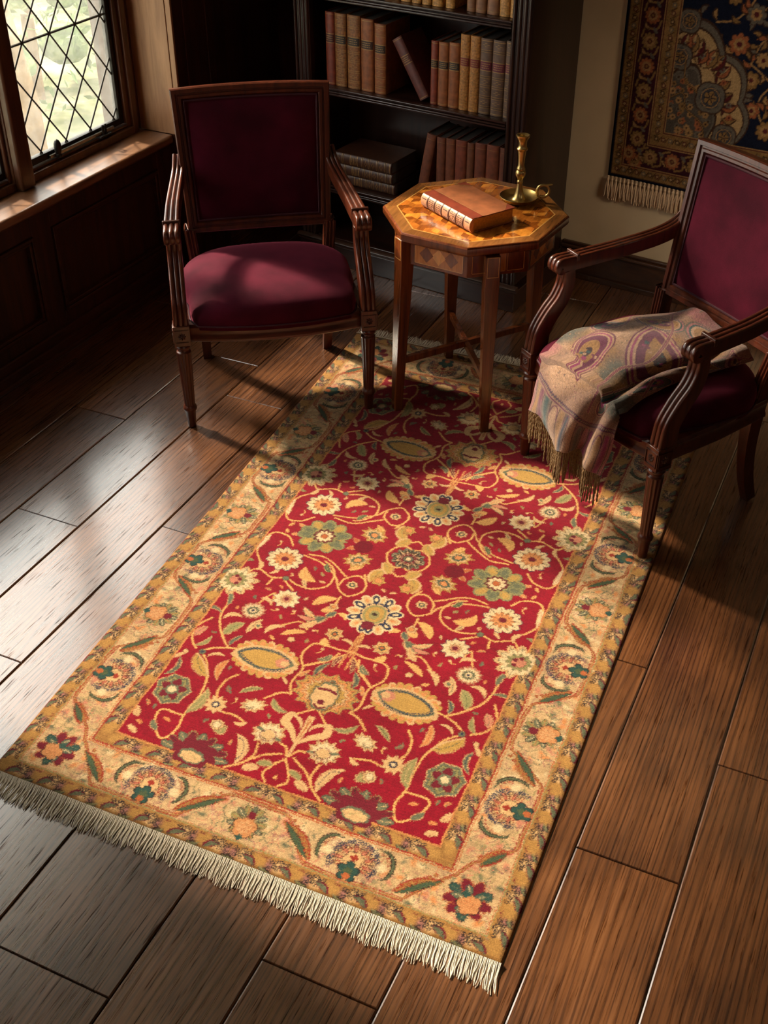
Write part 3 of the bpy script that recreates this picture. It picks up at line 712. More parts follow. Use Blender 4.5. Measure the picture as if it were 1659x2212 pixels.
# inlay panels on each apron face
q=MB(); ql=MB()
for k in range(8):
    a,b_=Vector((*oa[k],0)),Vector((*oa[(k+1)%8],0)); t=(b_-a); L=t.length; t.normalize(); n=Vector((t.y,-t.x,0))
    def PT(s,z,h=.0006): p=a+t*s+n*h; return (p.x,p.y,z)
    s0,s1,z0,z1=.016,L-.016,.537,.600
    wide=k in (1,5,3,7)
    segs=[(s0,s1)] if wide else [(s0,L/2-.030),(L/2-.022,L/2+.022),(L/2+.030,s1)]
    for gi,(a0,a1) in enumerate(segs):
        col=srgb(170,102,42) if (wide or gi==1) else srgb(96,42,20)
        q.add([PT(a0,z0),PT(a1,z0),PT(a1,z1),PT(a0,z1)],[(0,1,2,3)],col)
        if wide:
            cx=(a0+a1)/2; zc=(z0+z1)/2
            for (dx,c2) in ((-.042,srgb(110,56,22)),(.042,srgb(120,64,26)),(0,srgb(204,136,62))):
                q.add([PT(cx+dx-.024,zc,.0009),PT(cx+dx,zc-.026,.0009),PT(cx+dx+.024,zc,.0009),PT(cx+dx,zc+.026,.0009)],[(0,1,2,3)],c2)
        w_=.0016
        for (x0,x1,y0,y1) in ((a0,a1,z0-w_,z0),(a0,a1,z1,z1+w_),(a0-w_,a0,z0,z1),(a1,a1+w_,z0,z1)):
            ql.add([PT(x0,y0,.0009),PT(x1,y0,.0009),PT(x1,y1,.0009),PT(x0,y1,.0009)],[(0,1,2,3)])
q.build('inlay_panel',MARQ,ap,smooth=0,facecol='Col'); ql.build('inlay_line',LINE,ap,smooth=0)
# legs & stretchers
legs=[(-.171,-.213),(.137,-.231),(-.134,.187),(.161,.205)]
for lx,ly in legs:
    d=math.atan2(ly,lx); q=MB(); ux,uy=math.cos(d),math.sin(d)
    def sq(r,cx,cy): return [(cx+r*(ux*a-uy*b),cy+r*(uy*a+ux*b)) for a,b in ((1,1),(-1,1),(-1,-1),(1,-1))]
    k=.232/math.hypot(lx,ly)
    tx,ty=lx*k,ly*k
    q.loft([[(x,y,z) for x,y in sq(r,cx,cy)] for r,cx,cy,z in ((.0135,lx,ly,0),(.0145,lx,ly,.04),(.0225,tx*.5+lx*.5,ty*.5+ly*.5,.525),(.0225,tx*.5+lx*.5,ty*.5+ly*.5,TH-.036))])
    lg=q.build('leg',WALN,tb,bevel=.0015)
    q=MB(); q.M=Matrix.Rotation(d,4,'Z')
    rr=math.hypot(tx*.5+lx*.5,ty*.5+ly*.5)+.0228
    for y0,y1 in ((-.018,-.0165),(.0165,.018)): q.box(rr-.0005,rr+.0004,y0,y1,.535,.600)
    for z0,z1 in ((.535,.5365),(.5985,.600)): q.box(rr-.0005,rr+.0004,-.018,.018,z0,z1)
    q.build('inlay_line',LINE,lg,smooth=0)
for (i,j,z) in ((0,3,.178),(1,2,.176)):
    a,b_=Vector((*legs[i],z)),Vector((*legs[j],z)); t=(b_-a).normalized(); n=Vector((-t.y,t.x,0))*.0085
    q=MB(); a2,b2=a+t*.012,b_-t*.012
    pts=[a2+n,a2-n,b2-n,b2+n]; q.prism([(p.x,p.y) for p in pts],z-.011,z+.011); q.build('stretcher',WALN,tb,bevel=.0015)

# ------------------------------------------------------------------ book on the table
bx=Vector((-1.229,3.285,0)); by=Vector((-1.02,3.144,0)); ax=(by-bx).normalized(); Lb=.252; Wb=.166; Hb=.045
bk=empty('book',(bx.x,bx.y,TH+.0088),math.atan2(ax.y,ax.x)); tag(bk,'thick tan leather book with gilt spine lying on the octagonal table','book')
def tanl(name,c,n=.25): return plain(name,srgb(*c),.42,0,n,38,.25,coat=.12)
BT=tanl('tan_calf',(150,88,54)); BS=tanl('russet_spine_leather',(126,52,32)); BP=plain('spine_calf',srgb(196,138,98),.45,0,.3,90,.3)
q=MB(); q.box(0,Lb,.018,Wb,Hb-.004,Hb); q.box(0,Lb,.018,Wb,0,.004); q.build('cover',BT,bk,bevel=.0012)
nn_=12; arc=[(.012-.016*math.sin(PI*k/nn_)-.0,Hb/2-Hb/2*math.cos(PI*k/nn_)) for k in range(nn_+1)]
q=MB(); o=[(0,y,z) for y,z in arc]+[(0,.03,Hb+.0006),(0,.03,Hb-.004),(0,.012,Hb-.004),(0,.012,.004),(0,.03,.004),(0,.03,-.0003)]
K=len(o); q.add([(0,y,z) for _,y,z in o]+[(Lb,y,z) for _,y,z in o],[tuple(range(K)),tuple(range(2*K-1,K-1,-1))]+[(i,(i+1)%K,K+(i+1)%K,K+i) for i in range(K)])
q.build('spine',BP,bk,bevel=.0006)
q=MB(); q.box(0.0002,Lb-.0002,.006,.046,Hb-.0002,Hb+.0008)
for x0,sg in ((Lb,-1),(0,1)):
    pts=[(x0,Wb),(x0+sg*.040,Wb),(x0,Wb-.040)]
    if sg<0: pts=pts[::-1]
    q.prism(pts,Hb-.0002,Hb+.0008)
q.build('leather_trim',BS,bk)
q=MB(); q.box(0,Lb,.046,.0472,Hb,Hb+.0011)
for x0,sg in ((Lb,-1),(0,1)):
    a,b_=Vector((x0+sg*.040,Wb,0)),Vector((x0,Wb-.040,0)); d=(b_-a).normalized(); nrm=Vector((-d.y,d.x,0))*.0006
    q.prism([((a+nrm).x,(a+nrm).y),((a-nrm).x,(a-nrm).y),((b_-nrm).x,(b_-nrm).y),((b_+nrm).x,(b_+nrm).y)],Hb,Hb+.0011)
q.build('gilt_line',GILT,bk)
q=MB(); q.box(.004,Lb-.004,.010,Wb-.005,.004,Hb-.004); q.build('pages',plain('gilt_page_block',srgb(206,150,70),.45,.35,.2,260),bk)
q=MB(); qb=MB(); DK=plain('spine_tooling',srgb(92,46,26),.5,0,.2,50)
def arcstrip(mb,x0,x1,e,k0,k1):
    a=[(.012-(.016+e)*math.sin(PI*k/24),Hb/2-(Hb/2+e*.4)*math.cos(PI*k/24)) for k in range(k0,k1+1)]
    b_=[(.0125-.0155*math.sin(PI*k/24),Hb/2-(Hb/2-.0006)*math.cos(PI*k/24)) for k in range(k1,k0-1,-1)]
    o=a+b_; K=len(o); mb.add([(x0,y,z) for y,z in o]+[(x1,y,z) for y,z in o],[tuple(range(K)),tuple(range(2*K-1,K-1,-1))]+[(i,(i+1)%K,K+(i+1)%K,K+i) for i in range(K)])
for k in range(6):
    x=.034+k*.0365; arcstrip(qb,x-.0022,x+.0022,.0016,1,22)
for k in range(7):
    xc=.0165+k*.0365
    if k in (1,2,5,4):
        for dz in range(5,19,2):
            for dx in (-.010,-.004,.003,.009):
                if rng.random()<.8: arcstrip(q,xc+dx-.0018,xc+dx+.0018,.0005,dz,dz+1)
    else:
        for dz in (7,11,15): arcstrip(q,xc-.010,xc+.010,.0005,dz,dz+1) if rng.random()<.5 else None
qb.build('raised_band',DK,bk); q.build('spine_tooling',DK,bk)

# ------------------------------------------------------------------ candlestick
BRASS=plain('aged_brass',srgb(196,168,108),.32,1.0,.2,14)
cs=empty('candlestick',(-.962,3.441,TH+.0088)); tag(cs,'brass chamberstick with ring handle and no candle on the octagonal table','candlestick')
q=MB(); q.lathe([(.0,.0),(.036,0),(.040,.002),(.052,.010),(.060,.019),(.0615,.0205),(.060,.0215),(.056,.018),(.044,.009),(.034,.0065),(.024,.010),(.017,.018),(.0125,.032),(.0095,.048),(.008,.058),(.008,.062)],48); q.build('drip_pan',BRASS,cs,smooth=60)
q=MB(); q.lathe([(.008,.060),(.0095,.064),(.0095,.068),(.0075,.071),(.0105,.078),(.0150,.086),(.0165,.093),(.0150,.099),(.0125,.102),(.0140,.106),(.0125,.110),(.0100,.118),(.0108,.140),(.0128,.160),(.0130,.163),(.0165,.166),(.0170,.170),(.0140,.173),(.0128,.178),(.0128,.190),(.0145,.196),(.0185,.202),(.0210,.207),(.0215,.2105),(.0195,.2115),(.0125,.208),(.0115,.200),(.0115,.185),(.0,.185)],40); q.build('stem',BRASS,cs,smooth=50)
hd=R(22.4-3); q=MB(); cxh=.074
rg=[((cxh+.019*math.cos(t))*math.cos(hd),(cxh+.019*math.cos(t))*math.sin(hd),.036+.019*math.sin(t)) for t in [R(205)-R(330)*k/28 for k in range(29)]]
q.tube([tuple(p) for p in rg],[.0035+.0015*abs(math.cos(k/28*PI)) for k in range(29)],10)
q.tube([(.056*math.cos(hd),.056*math.sin(hd),.017),(rg[0][0],rg[0][1],rg[0][2])],.004,8)
tp=(cxh+.006)*math.cos(hd),(cxh+.006)*math.sin(hd)
q.tube([(tp[0],tp[1],.0545),((cxh+.020)*math.cos(hd),(cxh+.020)*math.sin(hd),.0565),((cxh+.028)*math.cos(hd),(cxh+.028)*math.sin(hd),.0575)],[.004,.0035,.0025],8)
q.build('ring_handle',BRASS,cs,smooth=60)
# ------------------------------------------------------------------ painted textiles (per-vertex colour drawn in rug millimetres)
class Canvas:
    def __init__(s,W,H,bg,res=1.0):
        s.k=1/res; s.W,s.H=int(W*s.k),int(H*s.k); s.a=np.empty((s.H,s.W,3),np.float32); s.a[:]=bg
    def win(s,u0,u1,v0,v1):
        k=s.k; i0,i1=max(0,int(u0*k)-1),min(s.W,int(u1*k)+2); j0,j1=max(0,int(v0*k)-1),min(s.H,int(v1*k)+2)
        if i0>=i1 or j0>=j1: return None
        U,V=np.meshgrid((np.arange(i0,i1)+.5)/k,(np.arange(j0,j1)+.5)/k); return (slice(j0,j1),slice(i0,i1)),U,V
    def put(s,sl,mask,col):
        m=np.clip(mask,0,1)[...,None].astype(np.float32); s.a[sl]=s.a[sl]*(1-m)+np.array(col,np.float32)*m
    def rect(s,u0,u1,v0,v1,col):
        w=s.win(u0,u1,v0,v1); 
        if w: sl,U,V=w; s.put(sl,((U>=u0)&(U<=u1)&(V>=v0)&(V<=v1))*1.,col)
    def polar(s,u,v,r,sx,sy,rot):
        R_=r*max(sx,sy)*1.15; w=s.win(u-R_,u+R_,v-R_,v+R_)
        if not w: return None
        sl,U,V=w; x,y=U-u,V-v; c,sn=math.cos(rot),math.sin(rot); X=(c*x+sn*y)/sx; Y=(-sn*x+c*y)/sy
        return sl,np.hypot(X,Y),np.arctan2(Y,X)
    def flower(s,u,v,r,n,col,amp=.25,pw=.8,rot=0,sx=1,sy=1,soft=.8,jag=0,pt=False):
        p=s.polar(u,v,r,sx,sy,rot)
        if not p: return
        sl,rho,th=p; f=(1-amp*np.abs(np.sin(n*th/2))**.85) if pt else (1-amp*(1-np.abs(np.cos(n*th/2))**pw))
        if jag: f=f*(1+jag*np.sin(n*5*th))
        s.put(sl,(r*f-rho)/soft+.5,col)
    def spokes(s,u,v,r0,r1,n,col,wd=1.2,rot=0,sx=1,sy=1,ph=.5):
        p=s.polar(u,v,r1,sx,sy,rot)
        if not p: return
        sl,rho,th=p; d=np.abs(((th*n/(2*PI)+ph)%1)-.5)*2*PI/n*rho
        s.put(sl,(wd-d)/.8*((rho>r0)&(rho<r1)),col)
    def ring(s,u,v,r,wd,col,sx=1,sy=1,rot=0,n=0,amp=0):
        p=s.polar(u,v,r+wd,sx,sy,rot)
        if not p: return
        sl,rho,th=p; f=1-amp*(1-np.abs(np.cos(n*th/2))) if n else 1
        s.put(sl,(wd/2-np.abs(rho-r*f))/.8+.5,col)
    def stroke(s,P,wd,col,n=10,taper=False,wig=0,out=None,ow=1.5):
        if out is not None: s.stroke(P,(wd if not isinstance(wd,tuple) else tuple(x+ow for x in wd)) if isinstance(wd,tuple) else wd+ow,out,n,taper,wig)
        Q=np.array(catmull([(p[0],p[1]) for p in P],n)) if len(P)>2 else np.array([np.array(P[0])*(1-t)+np.array(P[1])*t for t in np.linspace(0,1,n*2)])
        t=np.linspace(0,1,len(Q))
        if isinstance(wd,tuple): W_=np.interp(t,np.linspace(0,1,len(wd)),wd)
        else: W_=np.full(len(Q),float(wd))*(np.sin(PI*np.clip(t,.03,.97))**.6 if taper else 1)
        for k in range(len(Q)-1):
            a,b=Q[k],Q[k+1]; w0=max(W_[k],W_[k+1])/2+1.5
            w=s.win(min(a[0],b[0])-w0,max(a[0],b[0])+w0,min(a[1],b[1])-w0,max(a[1],b[1])+w0)
            if not w: continue
            sl,U,V=w; d=b-a; L=d@d+1e-9; tt=np.clip(((U-a[0])*d[0]+(V-a[1])*d[1])/L,0,1)
            D=np.hypot(U-a[0]-tt*d[0],V-a[1]-tt*d[1]); hw=(W_[k]*(1-tt)+W_[k+1]*tt)/2
            if wig: hw=hw*(1+wig*np.sin((U+.6*V)*.85+.3*np.sin(V*.4))*np.sin((V-.7*U)*.75))
            s.put(sl,(hw-D)/.9+.5,col)
    def leaf(s,p,q,wd,col,out=None,mid=None,curve=0,ser=0,asym=None):
        p,q=np.array(p,float),np.array(q,float); d=q-p; L=np.hypot(*d); d/=L; n=np.array([-d[1],d[0]]); m=(p+q)/2+n*curve*L
        P=[p,(p+m)/2+n*curve*L*.25,m,(q+m)/2+n*curve*L*.25,q]
        if out is not None:
            s.stroke(P,(1.5,wd*.8+3,wd+3.4,wd*.75+3,1.2),out,8,wig=.26 if wd>9 else .1)
        s.stroke(P,(.4,wd*.8,wd,wd*.72,.4),col,8,wig=.30 if wd>9 else .12)
        if ser:
            Q=catmull(P,ser)
            for k in range(1,len(Q)-1):
                t=k/(len(Q)-1); h=wd*.5*math.sin(PI*t)+.5
                s.flower(Q[k][0]+n[0]*h*(asym or 1),Q[k][1]+n[1]*h*(asym or 1),2.6,3,out if out is not None else col,.2)
        if asym: 
            P2=[a+n*asym*wd*.22 for a in P[1:-1]]; s.stroke([P[0]]+P2+[P[-1]],(.4,wd*.3,wd*.4,wd*.3,.4),mid,8)
        elif mid is not None: s.stroke([P[0]*.85+P[-1]*.15]+P[1:-1]+[P[-1]*.85+P[0]*.15],1.3,mid,8)
    def loops(s,P,r,col,step,wd=1.3,n=20,fill=None):
        Q=np.array(catmull(P,n)); L=np.r_[0,np.cumsum(np.hypot(*np.diff(Q,axis=0).T))]
        for d in np.arange(step/2,L[-1],step):
            x=np.interp(d,L,Q[:,0]); y=np.interp(d,L,Q[:,1])
            if fill is not None: s.flower(x,y,r,1,fill,0)
            s.ring(x,y,r*.75,wd,col)
def mottle(a,amt,seed,scales=((12,.5),(40,.5))):
    g=np.random.default_rng(seed); H,W=a.shape[:2]; t=np.zeros((H,W),np.float32)
    for sc,k in scales:
        h,w=max(2,H//sc+2),max(2,W//sc+2); r=g.standard_normal((h,w)).astype(np.float32)
        y=np.linspace(0,h-1.01,H); x=np.linspace(0,w-1.01,W); j=y.astype(int); i=x.astype(int); fy=(y-j)[:,None]; fx=(x-i)[None]
        fy=fy*fy*(3-2*fy); fx=fx*fx*(3-2*fx)
        t+=k*(r[j][:,i]*(1-fy)*(1-fx)+r[j][:,i+1]*(1-fy)*fx+r[j+1][:,i]*fy*(1-fx)+r[j+1][:,i+1]*fy*fx)
    return a*(1+amt*t)[...,None]
C_=dict(red=srgb(130,12,31),red2=srgb(100,7,24),gold=srgb(202,152,90),tan=srgb(194,154,106),cream=srgb(204,176,134),yel=srgb(172,132,68),navy=srgb(42,44,64),gry=srgb(96,97,74),grn=srgb(70,80,54),teal=srgb(44,70,62),rust=srgb(166,88,48),org=srgb(192,124,74),brn=srgb(56,36,28),wine=srgb(102,24,36),guard=srgb(150,106,56),main=srgb(184,150,108),pink=srgb(182,116,90),olive=srgb(136,126,80),blk=srgb(42,34,34),line=srgb(138,46,32),mauve=srgb(148,98,88))
def rug_quadrant():
    c=Canvas(600,1068,C_['red']); K=C_
    a=c.a; a[:]=mottle(a,.10,3,((10,.5),(60,.7)))
    g=K['gold']; t=K['tan']
    # ---- vines of the field
    V=[[(597,742),(592,679),(591,607)],[(603,742),(600,679),(606,607)],[(574,652),(557,615),(513,577)],[(618,652),(600,668),(560,664),(508,662),(492,637),(493,603),(513,564),(509,509),(524,478)],
       [(508,575),(549,610),(590,655)],[(261,526),(288,547),(335,563)],[(312,560),(285,585),(255,622),(239,665),(236,702),(226,760)],[(242,526),(218,547),(203,580),(209,611),(223,640)],
       [(258,520),(290,490),(317,432),(324,387),(322,335),(322,308),(329,269),(310,231),(281,252),(264,282),(268,312),(322,312)],[(379,484),(360,455),(357,421),(366,393)],[(396,359),(429,362),(461,353)],
       [(598,428),(600,333),(603,291),(612,262),(598,231)],[(597,300),(585,322),(567,327)],[(522,306),(528,272),(513,240),(482,213)],[(600,290),(578,258),(571,231),(585,213)],[(513,240),(545,276),(585,300)],
       [(339,968),(400,955),(451,918),(475,878),(507,859),(537,890),(533,930),(505,946),(475,920),(472,890)],[(348,978),(404,980),(481,928)],[(333,861),(372,846),(410,848),(443,876),(446,922),(424,955),(400,968)],
       [(291,997),(266,1027),(227,1034),(207,1000),(208,940),(233,901)],[(333,862),(293,848),(247,866),(222,834)],[(301,842),(296,816)],[(369,822),(330,850)],[(492,850),(493,814)],[(519,957),(535,925)],[(343,745),(330,790),(309,735)],
       [(540,1068),(552,1035),(578,1020),(600,1030)],[(600,985),(575,1000),(556,985),(548,965)],[(467,700),(440,720),(400,690)],[(524,478),(500,470),(470,440)],[(600,460),(560,420),(548,395)]]
    for p in V: c.stroke(p,5.2,g,10,wig=.25); 
    for p in V[:2]: c.stroke(p,2.2,K['rust'],10)
    c.stroke([(596,428),(600,340),(602,300)],9,t); c.stroke([(598,420),(601,345)],2,K['rust'])
    c.stroke([(594,345),(575,372),(548,392),(552,418),(570,416)],(6,16,22,16,6),t)
    # ---- leaves
    for p,q,w,co,mi,cu,se in [((215,563),(231,606),16,K['pink'],K['gry'],.1,0),((232,533),(256,582),11,K['olive'],None,-.15,0),((279,596),(310,655),26,K['olive'],K['grn'],.1,0),((312,566),(328,610),10,K['gry'],K['navy'],.15,0),
        ((281,509),(320,527),10,t,None,.25,0),((338,446),(335,521),15,K['org'],K['rust'],.12,0),((210,414),(219,483),11,K['gry'],K['navy'],-.2,0),((251,511),(313,447),30,K['yel'],K['teal'],-.1,7),((322,322),(332,415),24,K['olive'],t,-.12,0),
        ((409,432),(455,467),13,K['olive'],K['brn'],.1,0),((490,448),(542,418),14,K['olive'],K['gry'],-.2,0),((500,231),(466,316),22,t,K['navy'],-.18,7),((181,663),(239,668),10,K['gry'],None,.2,0),((251,648),(296,673),15,t,None,.3,0),
        ((330,623),(349,688),17,t,K['gry'],.1,0),((371,640),(410,687),16,t,None,.2,0),((410,655),(470,690),18,g,K['org'],.1,0),((222,752),(238,700),13,K['gry'],None,.1,0),((551,420),(590,384),10,t,None,.2,0),
        ((208,940),(218,1015),20,K['cream'],K['pink'],.1,0),((233,901),(246,860),13,t,None,.2,0),((440,790),(490,838),26,g,K['org'],.15,5),((470,780),(500,812),20,g,K['org'],-.1,4),((397,845),(380,900),14,t,K['grn'],.15,0),((410,880),(360,925),28,g,K['org'],.25,5),
        ((430,930),(408,962),13,K['grn'],K['olive'],.1,0),((514,787),(540,770),14,g,None,.25,0),((540,935),(566,1000),30,K['yel'],K['olive'],.12,6),((572,985),(545,1025),28,K['yel'],K['olive'],-.15,5),((498,1005),(470,960),20,g,K['rust'],.1,0),
        ((265,1040),(295,1050),10,K['org'],None,.1,0),((430,1040),(470,1060),12,K['rust'],None,.1,0),((305,760),(345,745),13,t,None,.2,0),((285,250),(262,275),14,K['gry'],None,.1,0),((225,270),(205,300),18,t,K['pink'],.1,0),((215,235),(245,222),16,t,None,.1,0),
        ((545,250),(580,262),16,K['olive'],None,.1,0),((520,225),(556,240),22,t,K['pink'],.1,0),((548,555),(566,610),13,K['gry'],K['navy'],.1,0),((560,640),(530,612),14,K['gry'],t,.2,0),((575,600),(590,650),10,K['wine'],t,.1,0),((540,665),(520,690),20,g,None,.2,4),((205,470),(225,500),12,t,None,.1,0),((470,355),(440,342),12,t,None,.2,0),((408,319),(430,300),26,K['olive'],t,.1,0),((560,700),(595,690),10,t,None,.2,0),
        ((520,540),(535,570),8,K['org'],None,.1,0),((480,520),(500,500),9,t,None,.1,0),((300,890),(280,860),10,t,None,.1,0)]:
        c.leaf(p,q,w,co,t if co is not t and co is not g else None,mi,cu,se)
    # ---- flowers of the field
    def ros(u,v,r,n,cols,amp=.25,dark=None,spk=None,rot=0,sx=1,sy=1,pw=.8,jag=0):
        pt=spk is None; amp=amp*(1.0 if pt else 1)
        c.flower(u,v,r+(2.4 if dark is not None else 1.5),n,dark if dark is not None else K['red2'],amp,pw,rot,sx,sy,pt=pt)
        for q_,(f,co,am) in enumerate(cols):
            if q_ and r*f>7: c.flower(u,v,r*f+1.5,n,K['brn'],am,pw,rot,sx,sy,soft=1.4,pt=pt)
            c.flower(u,v,r*f,n,co,am,pw,rot,sx,sy,jag=.03 if r>20 else 0,pt=pt)
        if r>24 and spk is None: c.spokes(u,v,r*.55,r*.96,n,K['rust'],.8,rot,sx,sy,ph=0.)
        if spk is not None: c.spokes(u,v,r*.35,r*.97,n,spk,1.1,rot,sx,sy)
    # large green rosette on the cross axis
    ros(353,1068,74,10,[(1,K['olive'],.22),(.8,K['gry'],.25),(.62,K['olive'],.3),(.42,K['wine'],.25),(.34,K['cream'],.35),(.14,K['rust'],.2)],.22,K['gry'],K['brn'],.2,1,1)
    for k in range(10):
        an=.2+PI/10*0+k*2*PI/10; x,y=353+52*math.cos(an),1068+52*math.sin(an); c.flower(x,y,15,1,K['gry'] if k%2 else K['yel'],0,sx=1.2,sy=.8,rot=an); c.ring(x,y,11,1.6,K['olive'],1.2,.8,an)
    # central dark rosette
    ros(600,1068,46,12,[(1,K['gry'],.25),(.86,K['brn'],.3),(.7,K['tan'],.4),(.6,K['wine'],.4),(.3,K['gry'],.3),(.16,K['cream'],.2)],.22,None,K['cream'],.1)
    # blue and cream palmette
    u,v=598,822
    for k in range(14):
        an=k*2*PI/14+.1; x,y=u+50*math.cos(an),v+58*math.sin(an)
        c.flower(x,y,17,1,K['cream'],0,sx=1.25,sy=.85,rot=an); c.flower(x,y,13,1,K['navy'] if k%2==0 else K['tan'],0,sx=1.3,sy=.75,rot=an); c.flower(x,y,6,1,K['cream'] if k%2==0 else K['org'],0,sx=1.3,sy=.7,rot=an)
    c.flower(u,v,38,16,K['navy'],.12,sx=1,sy=1.2); c.flower(u,v,34,12,K['tan'],.1,sx=1,sy=1.2); c.flower(u,v,30,1,K['olive'],0,sx=.95,sy=1.2); c.flower(u,v,24,1,K['yel'],0,sx=.9,sy=1.2); c.flower(u,v-2,14,1,K['olive'],0,sx=.8,sy=1.2); c.flower(u,v,6,5,K['brn'],.3)
    c.flower(u,v-46,16,3,K['wine'],.2); 
    # cream daisies
    ros(295,933,50,11,[(1,K['cream'],.22),(.62,K['org'],.35),(.2,K['wine'],.3)],.22,K['navy'],K['blk'],.1)
    ros(369,784,38,10,[(1,K['cream'],.24),(.55,t,.3),(.34,K['pink'],.2),(.2,K['wine'],.2)],.24,K['navy'],None)
    ros(309,707,33,14,[(1,K['pink'],.14),(.86,K['cream'],.2),(.55,K['gry'],.3),(.3,K['cream'],.2),(.16,K['navy'],.2)],.12,None,None)
    # half palmette growing out of the side border
    ros(212,800,62,11,[(1,t,.3),(.8,K['cream'],.3),(.5,K['olive'],.3),(.3,K['pink'],.3)],.3,None,K['gry'],.3); 
    for du,dv in ((10,6),(-2,16),(8,-12)): c.flower(212+du,800+dv,7,3,K['wine'],.3)
    # grey-green lily
    c.leaf((495,760),(440,735),26,K['gry'],t,K['teal'],.1,4); c.leaf((470,748),(425,775),16,t,K['gry'],K['org'],.1); c.leaf((470,745),(420,740),14,K['pink'],K['brn'],None,.1); c.leaf((475,742),(440,700),20,t,None,K['org'],.1); c.leaf((490,762),(508,790),16,K['gry'],t,K['navy'],0)
    # gold pointed flame palmette, dark looped edge
    P=[]; u,v=417,560
    for k in range(22):
        an=k*2*PI/22; x,y=u+76*math.cos(an)*(1 if math.cos(an)<0 else .92),v+50*math.sin(an)
        if abs(math.cos(an))<.97 or math.cos(an)>0: c.flower(x,y,15,3,K['yel'] if k%3 else t,.35,rot=an); c.flower(x,y,8,3,K['org'],.3,rot=an)
    c.flower(u-2,v,84,2,t,.42,.8,.08,1.02,.88,pt=True); c.flower(u-2,v,76,2,K['gry'],.46,.8,.08,1.0,.84,pt=True); c.flower(u-2,v,66,2,K['yel'],.5,.8,.08,1.0,.84,pt=True); c.flower(u+24,v+3,30,1,K['yel'],0,sx=1,sy=.86)
    c.loops([(u-2+(60+6*abs(math.cos(a)))*math.cos(a),v+34*math.sin(a)*(1-.25*max(0,-math.cos(a)))) for a in np.linspace(.35,2*PI-.35,18)],5,K['navy'],9,1.8); c.flower(u+44,v+4,18,6,K['pink'],.15); c.flower(u+50,v+5,11,5,t,.2)
    # large orange palmette on the centre line
    u,v=599,508
    ros(u,v+6,74,13,[(1,K['yel'],.2),(.88,K['org'],.22),(.74,t,.22),(.6,K['yel'],.2)],.2,K['gry'],None,PI/2,.92,1.16,.7)
    c.spokes(u,v+6,40,74,13,K['rust'],1.2,PI/2,.92,1.16)
    c.flower(u,v-4,42,9,K['gry'],.15,sx=.8,sy=1.2); c.flower(u,v-4,37,9,t,.16,sx=.8,sy=1.2); c.stroke([(578,522),(600,526),(622,522)],8,K['wine'],6); c.flower(u,v-26,9,5,K['wine'],.3); c.stroke([(586,470),(600,462),(614,470)],5,K['wine'],6); c.stroke([(590,545),(600,560),(610,545)],4,K['gry'],6)
    c.loops([(u+34*math.cos(a),v-4+50*math.sin(a)) for a in np.linspace(0,2*PI,20)],3.4,K['brn'],8,1.2)
    # grey-green rosette of the corner
    ros(254,378,46,7,[(1,K['gry'],.14),(.84,K['olive'],.22),(.7,K['gry'],.3)],.14,t,None,.2,1,1.12)
    for k in range(5): an=.3+k*2*PI/5; c.flower(254+22*math.cos(an),378+24*math.sin(an),12,3,K['wine'],.25,rot=an)
    c.flower(254,378,17,6,K['gry'],.2); c.flower(254,378,11,5,K['cream'],.15)
    ros(374,374,31,9,[(1,t,.32),(.36,K['navy'],.25),(.2,K['cream'],.2)],.32,None,None,.1)
    ros(457,408,30,9,[(1,t,.3),(.7,K['cream'],.3)],.3,None,None,.4,1.2,.8); c.loops([(435,402),(450,396),(462,404)],3,K['blk'],5,1.2)
    ros(408,320,18,7,[(1,t,.2),(.6,K['cream'],.2)],.2)
    # cream squared blossoms beside the stem
    ros(530,343,42,11,[(1,t,.24),(.8,K['cream'],.22)],.24,None,None,.2,1,.92); c.stroke([(500,350),(530,340),(562,332)],7,K['gry'],8); c.ring(531,337,19,2.2,K['wine'],1,.95,0,8,.08); c.flower(531,337,16,6,t,.12); c.stroke([(518,330),(531,324),(545,332)],1.6,K['blk'],5)
    # dark red half palmette rising from the end border
    u,v=398,212
    for k in range(9):
        an=PI*(.06+.11*k); x,y=u+44*math.cos(an),v+42*math.sin(an); q=(u+88*math.cos(an),v+70*math.sin(an))
        c.leaf((x,y),q,20,K['wine'] if k%2 else K['gry'],K['olive'] if k%2 else K['blk'],K['brn'] if k%2 else t,.05)
    c.flower(u,v+4,54,9,K['wine'],.2,sx=1.1,sy=.95); c.flower(u,v,30,7,K['gry'],.15,sx=1.15,sy=.7); c.flower(u,v-2,25,7,K['tan'],.15,sx=1.15,sy=.62); c.stroke([(u-10,v+8),(u+2,v+4),(u+14,v-4)],2,K['olive'],5)
    # gold blossoms round the centre
    ros(478,1008,38,9,[(1,K['yel'],.32),(.75,t,.3),(.48,K['gry'],.3),(.3,K['org'],.3)],.32,None,None,.5,1.15,.9); c.loops([(460,1000),(478,1022),(498,1012)],3.2,K['teal'],6,1.4)
    ros(560,950,22,6,[(1,K['yel'],.3),(.6,K['org'],.3)],.3); ros(503,905,17,7,[(1,t,.25),(.5,K['teal'],.2),(.3,t,.2)],.25); ros(470,1066,24,1,[(1,K['red2'],0)],0)
    ros(536,712,26,7,[(1,t,.3),(.7,g,.3),(.36,K['teal'],.2),(.24,K['rust'],.2)],.3)
    ros(493,805,16,5,[(1,t,.3),(.5,K['org'],.2)],.3); ros(262,520,10,6,[(1,K['gry'],.2),(.5,K['navy'],.2)],.2); ros(222,505,8,5,[(1,t,.2)],.2)
    ros(345,660,12,5,[(1,t,.2),(.5,K['gry'],.2)],.2); ros(330,858,10,5,[(1,K['gry'],.2)],.2); ros(443,650,10,5,[(1,t,.2)],.2)
    gf=np.random.default_rng(41); redv=np.array(K['red'],np.float32)
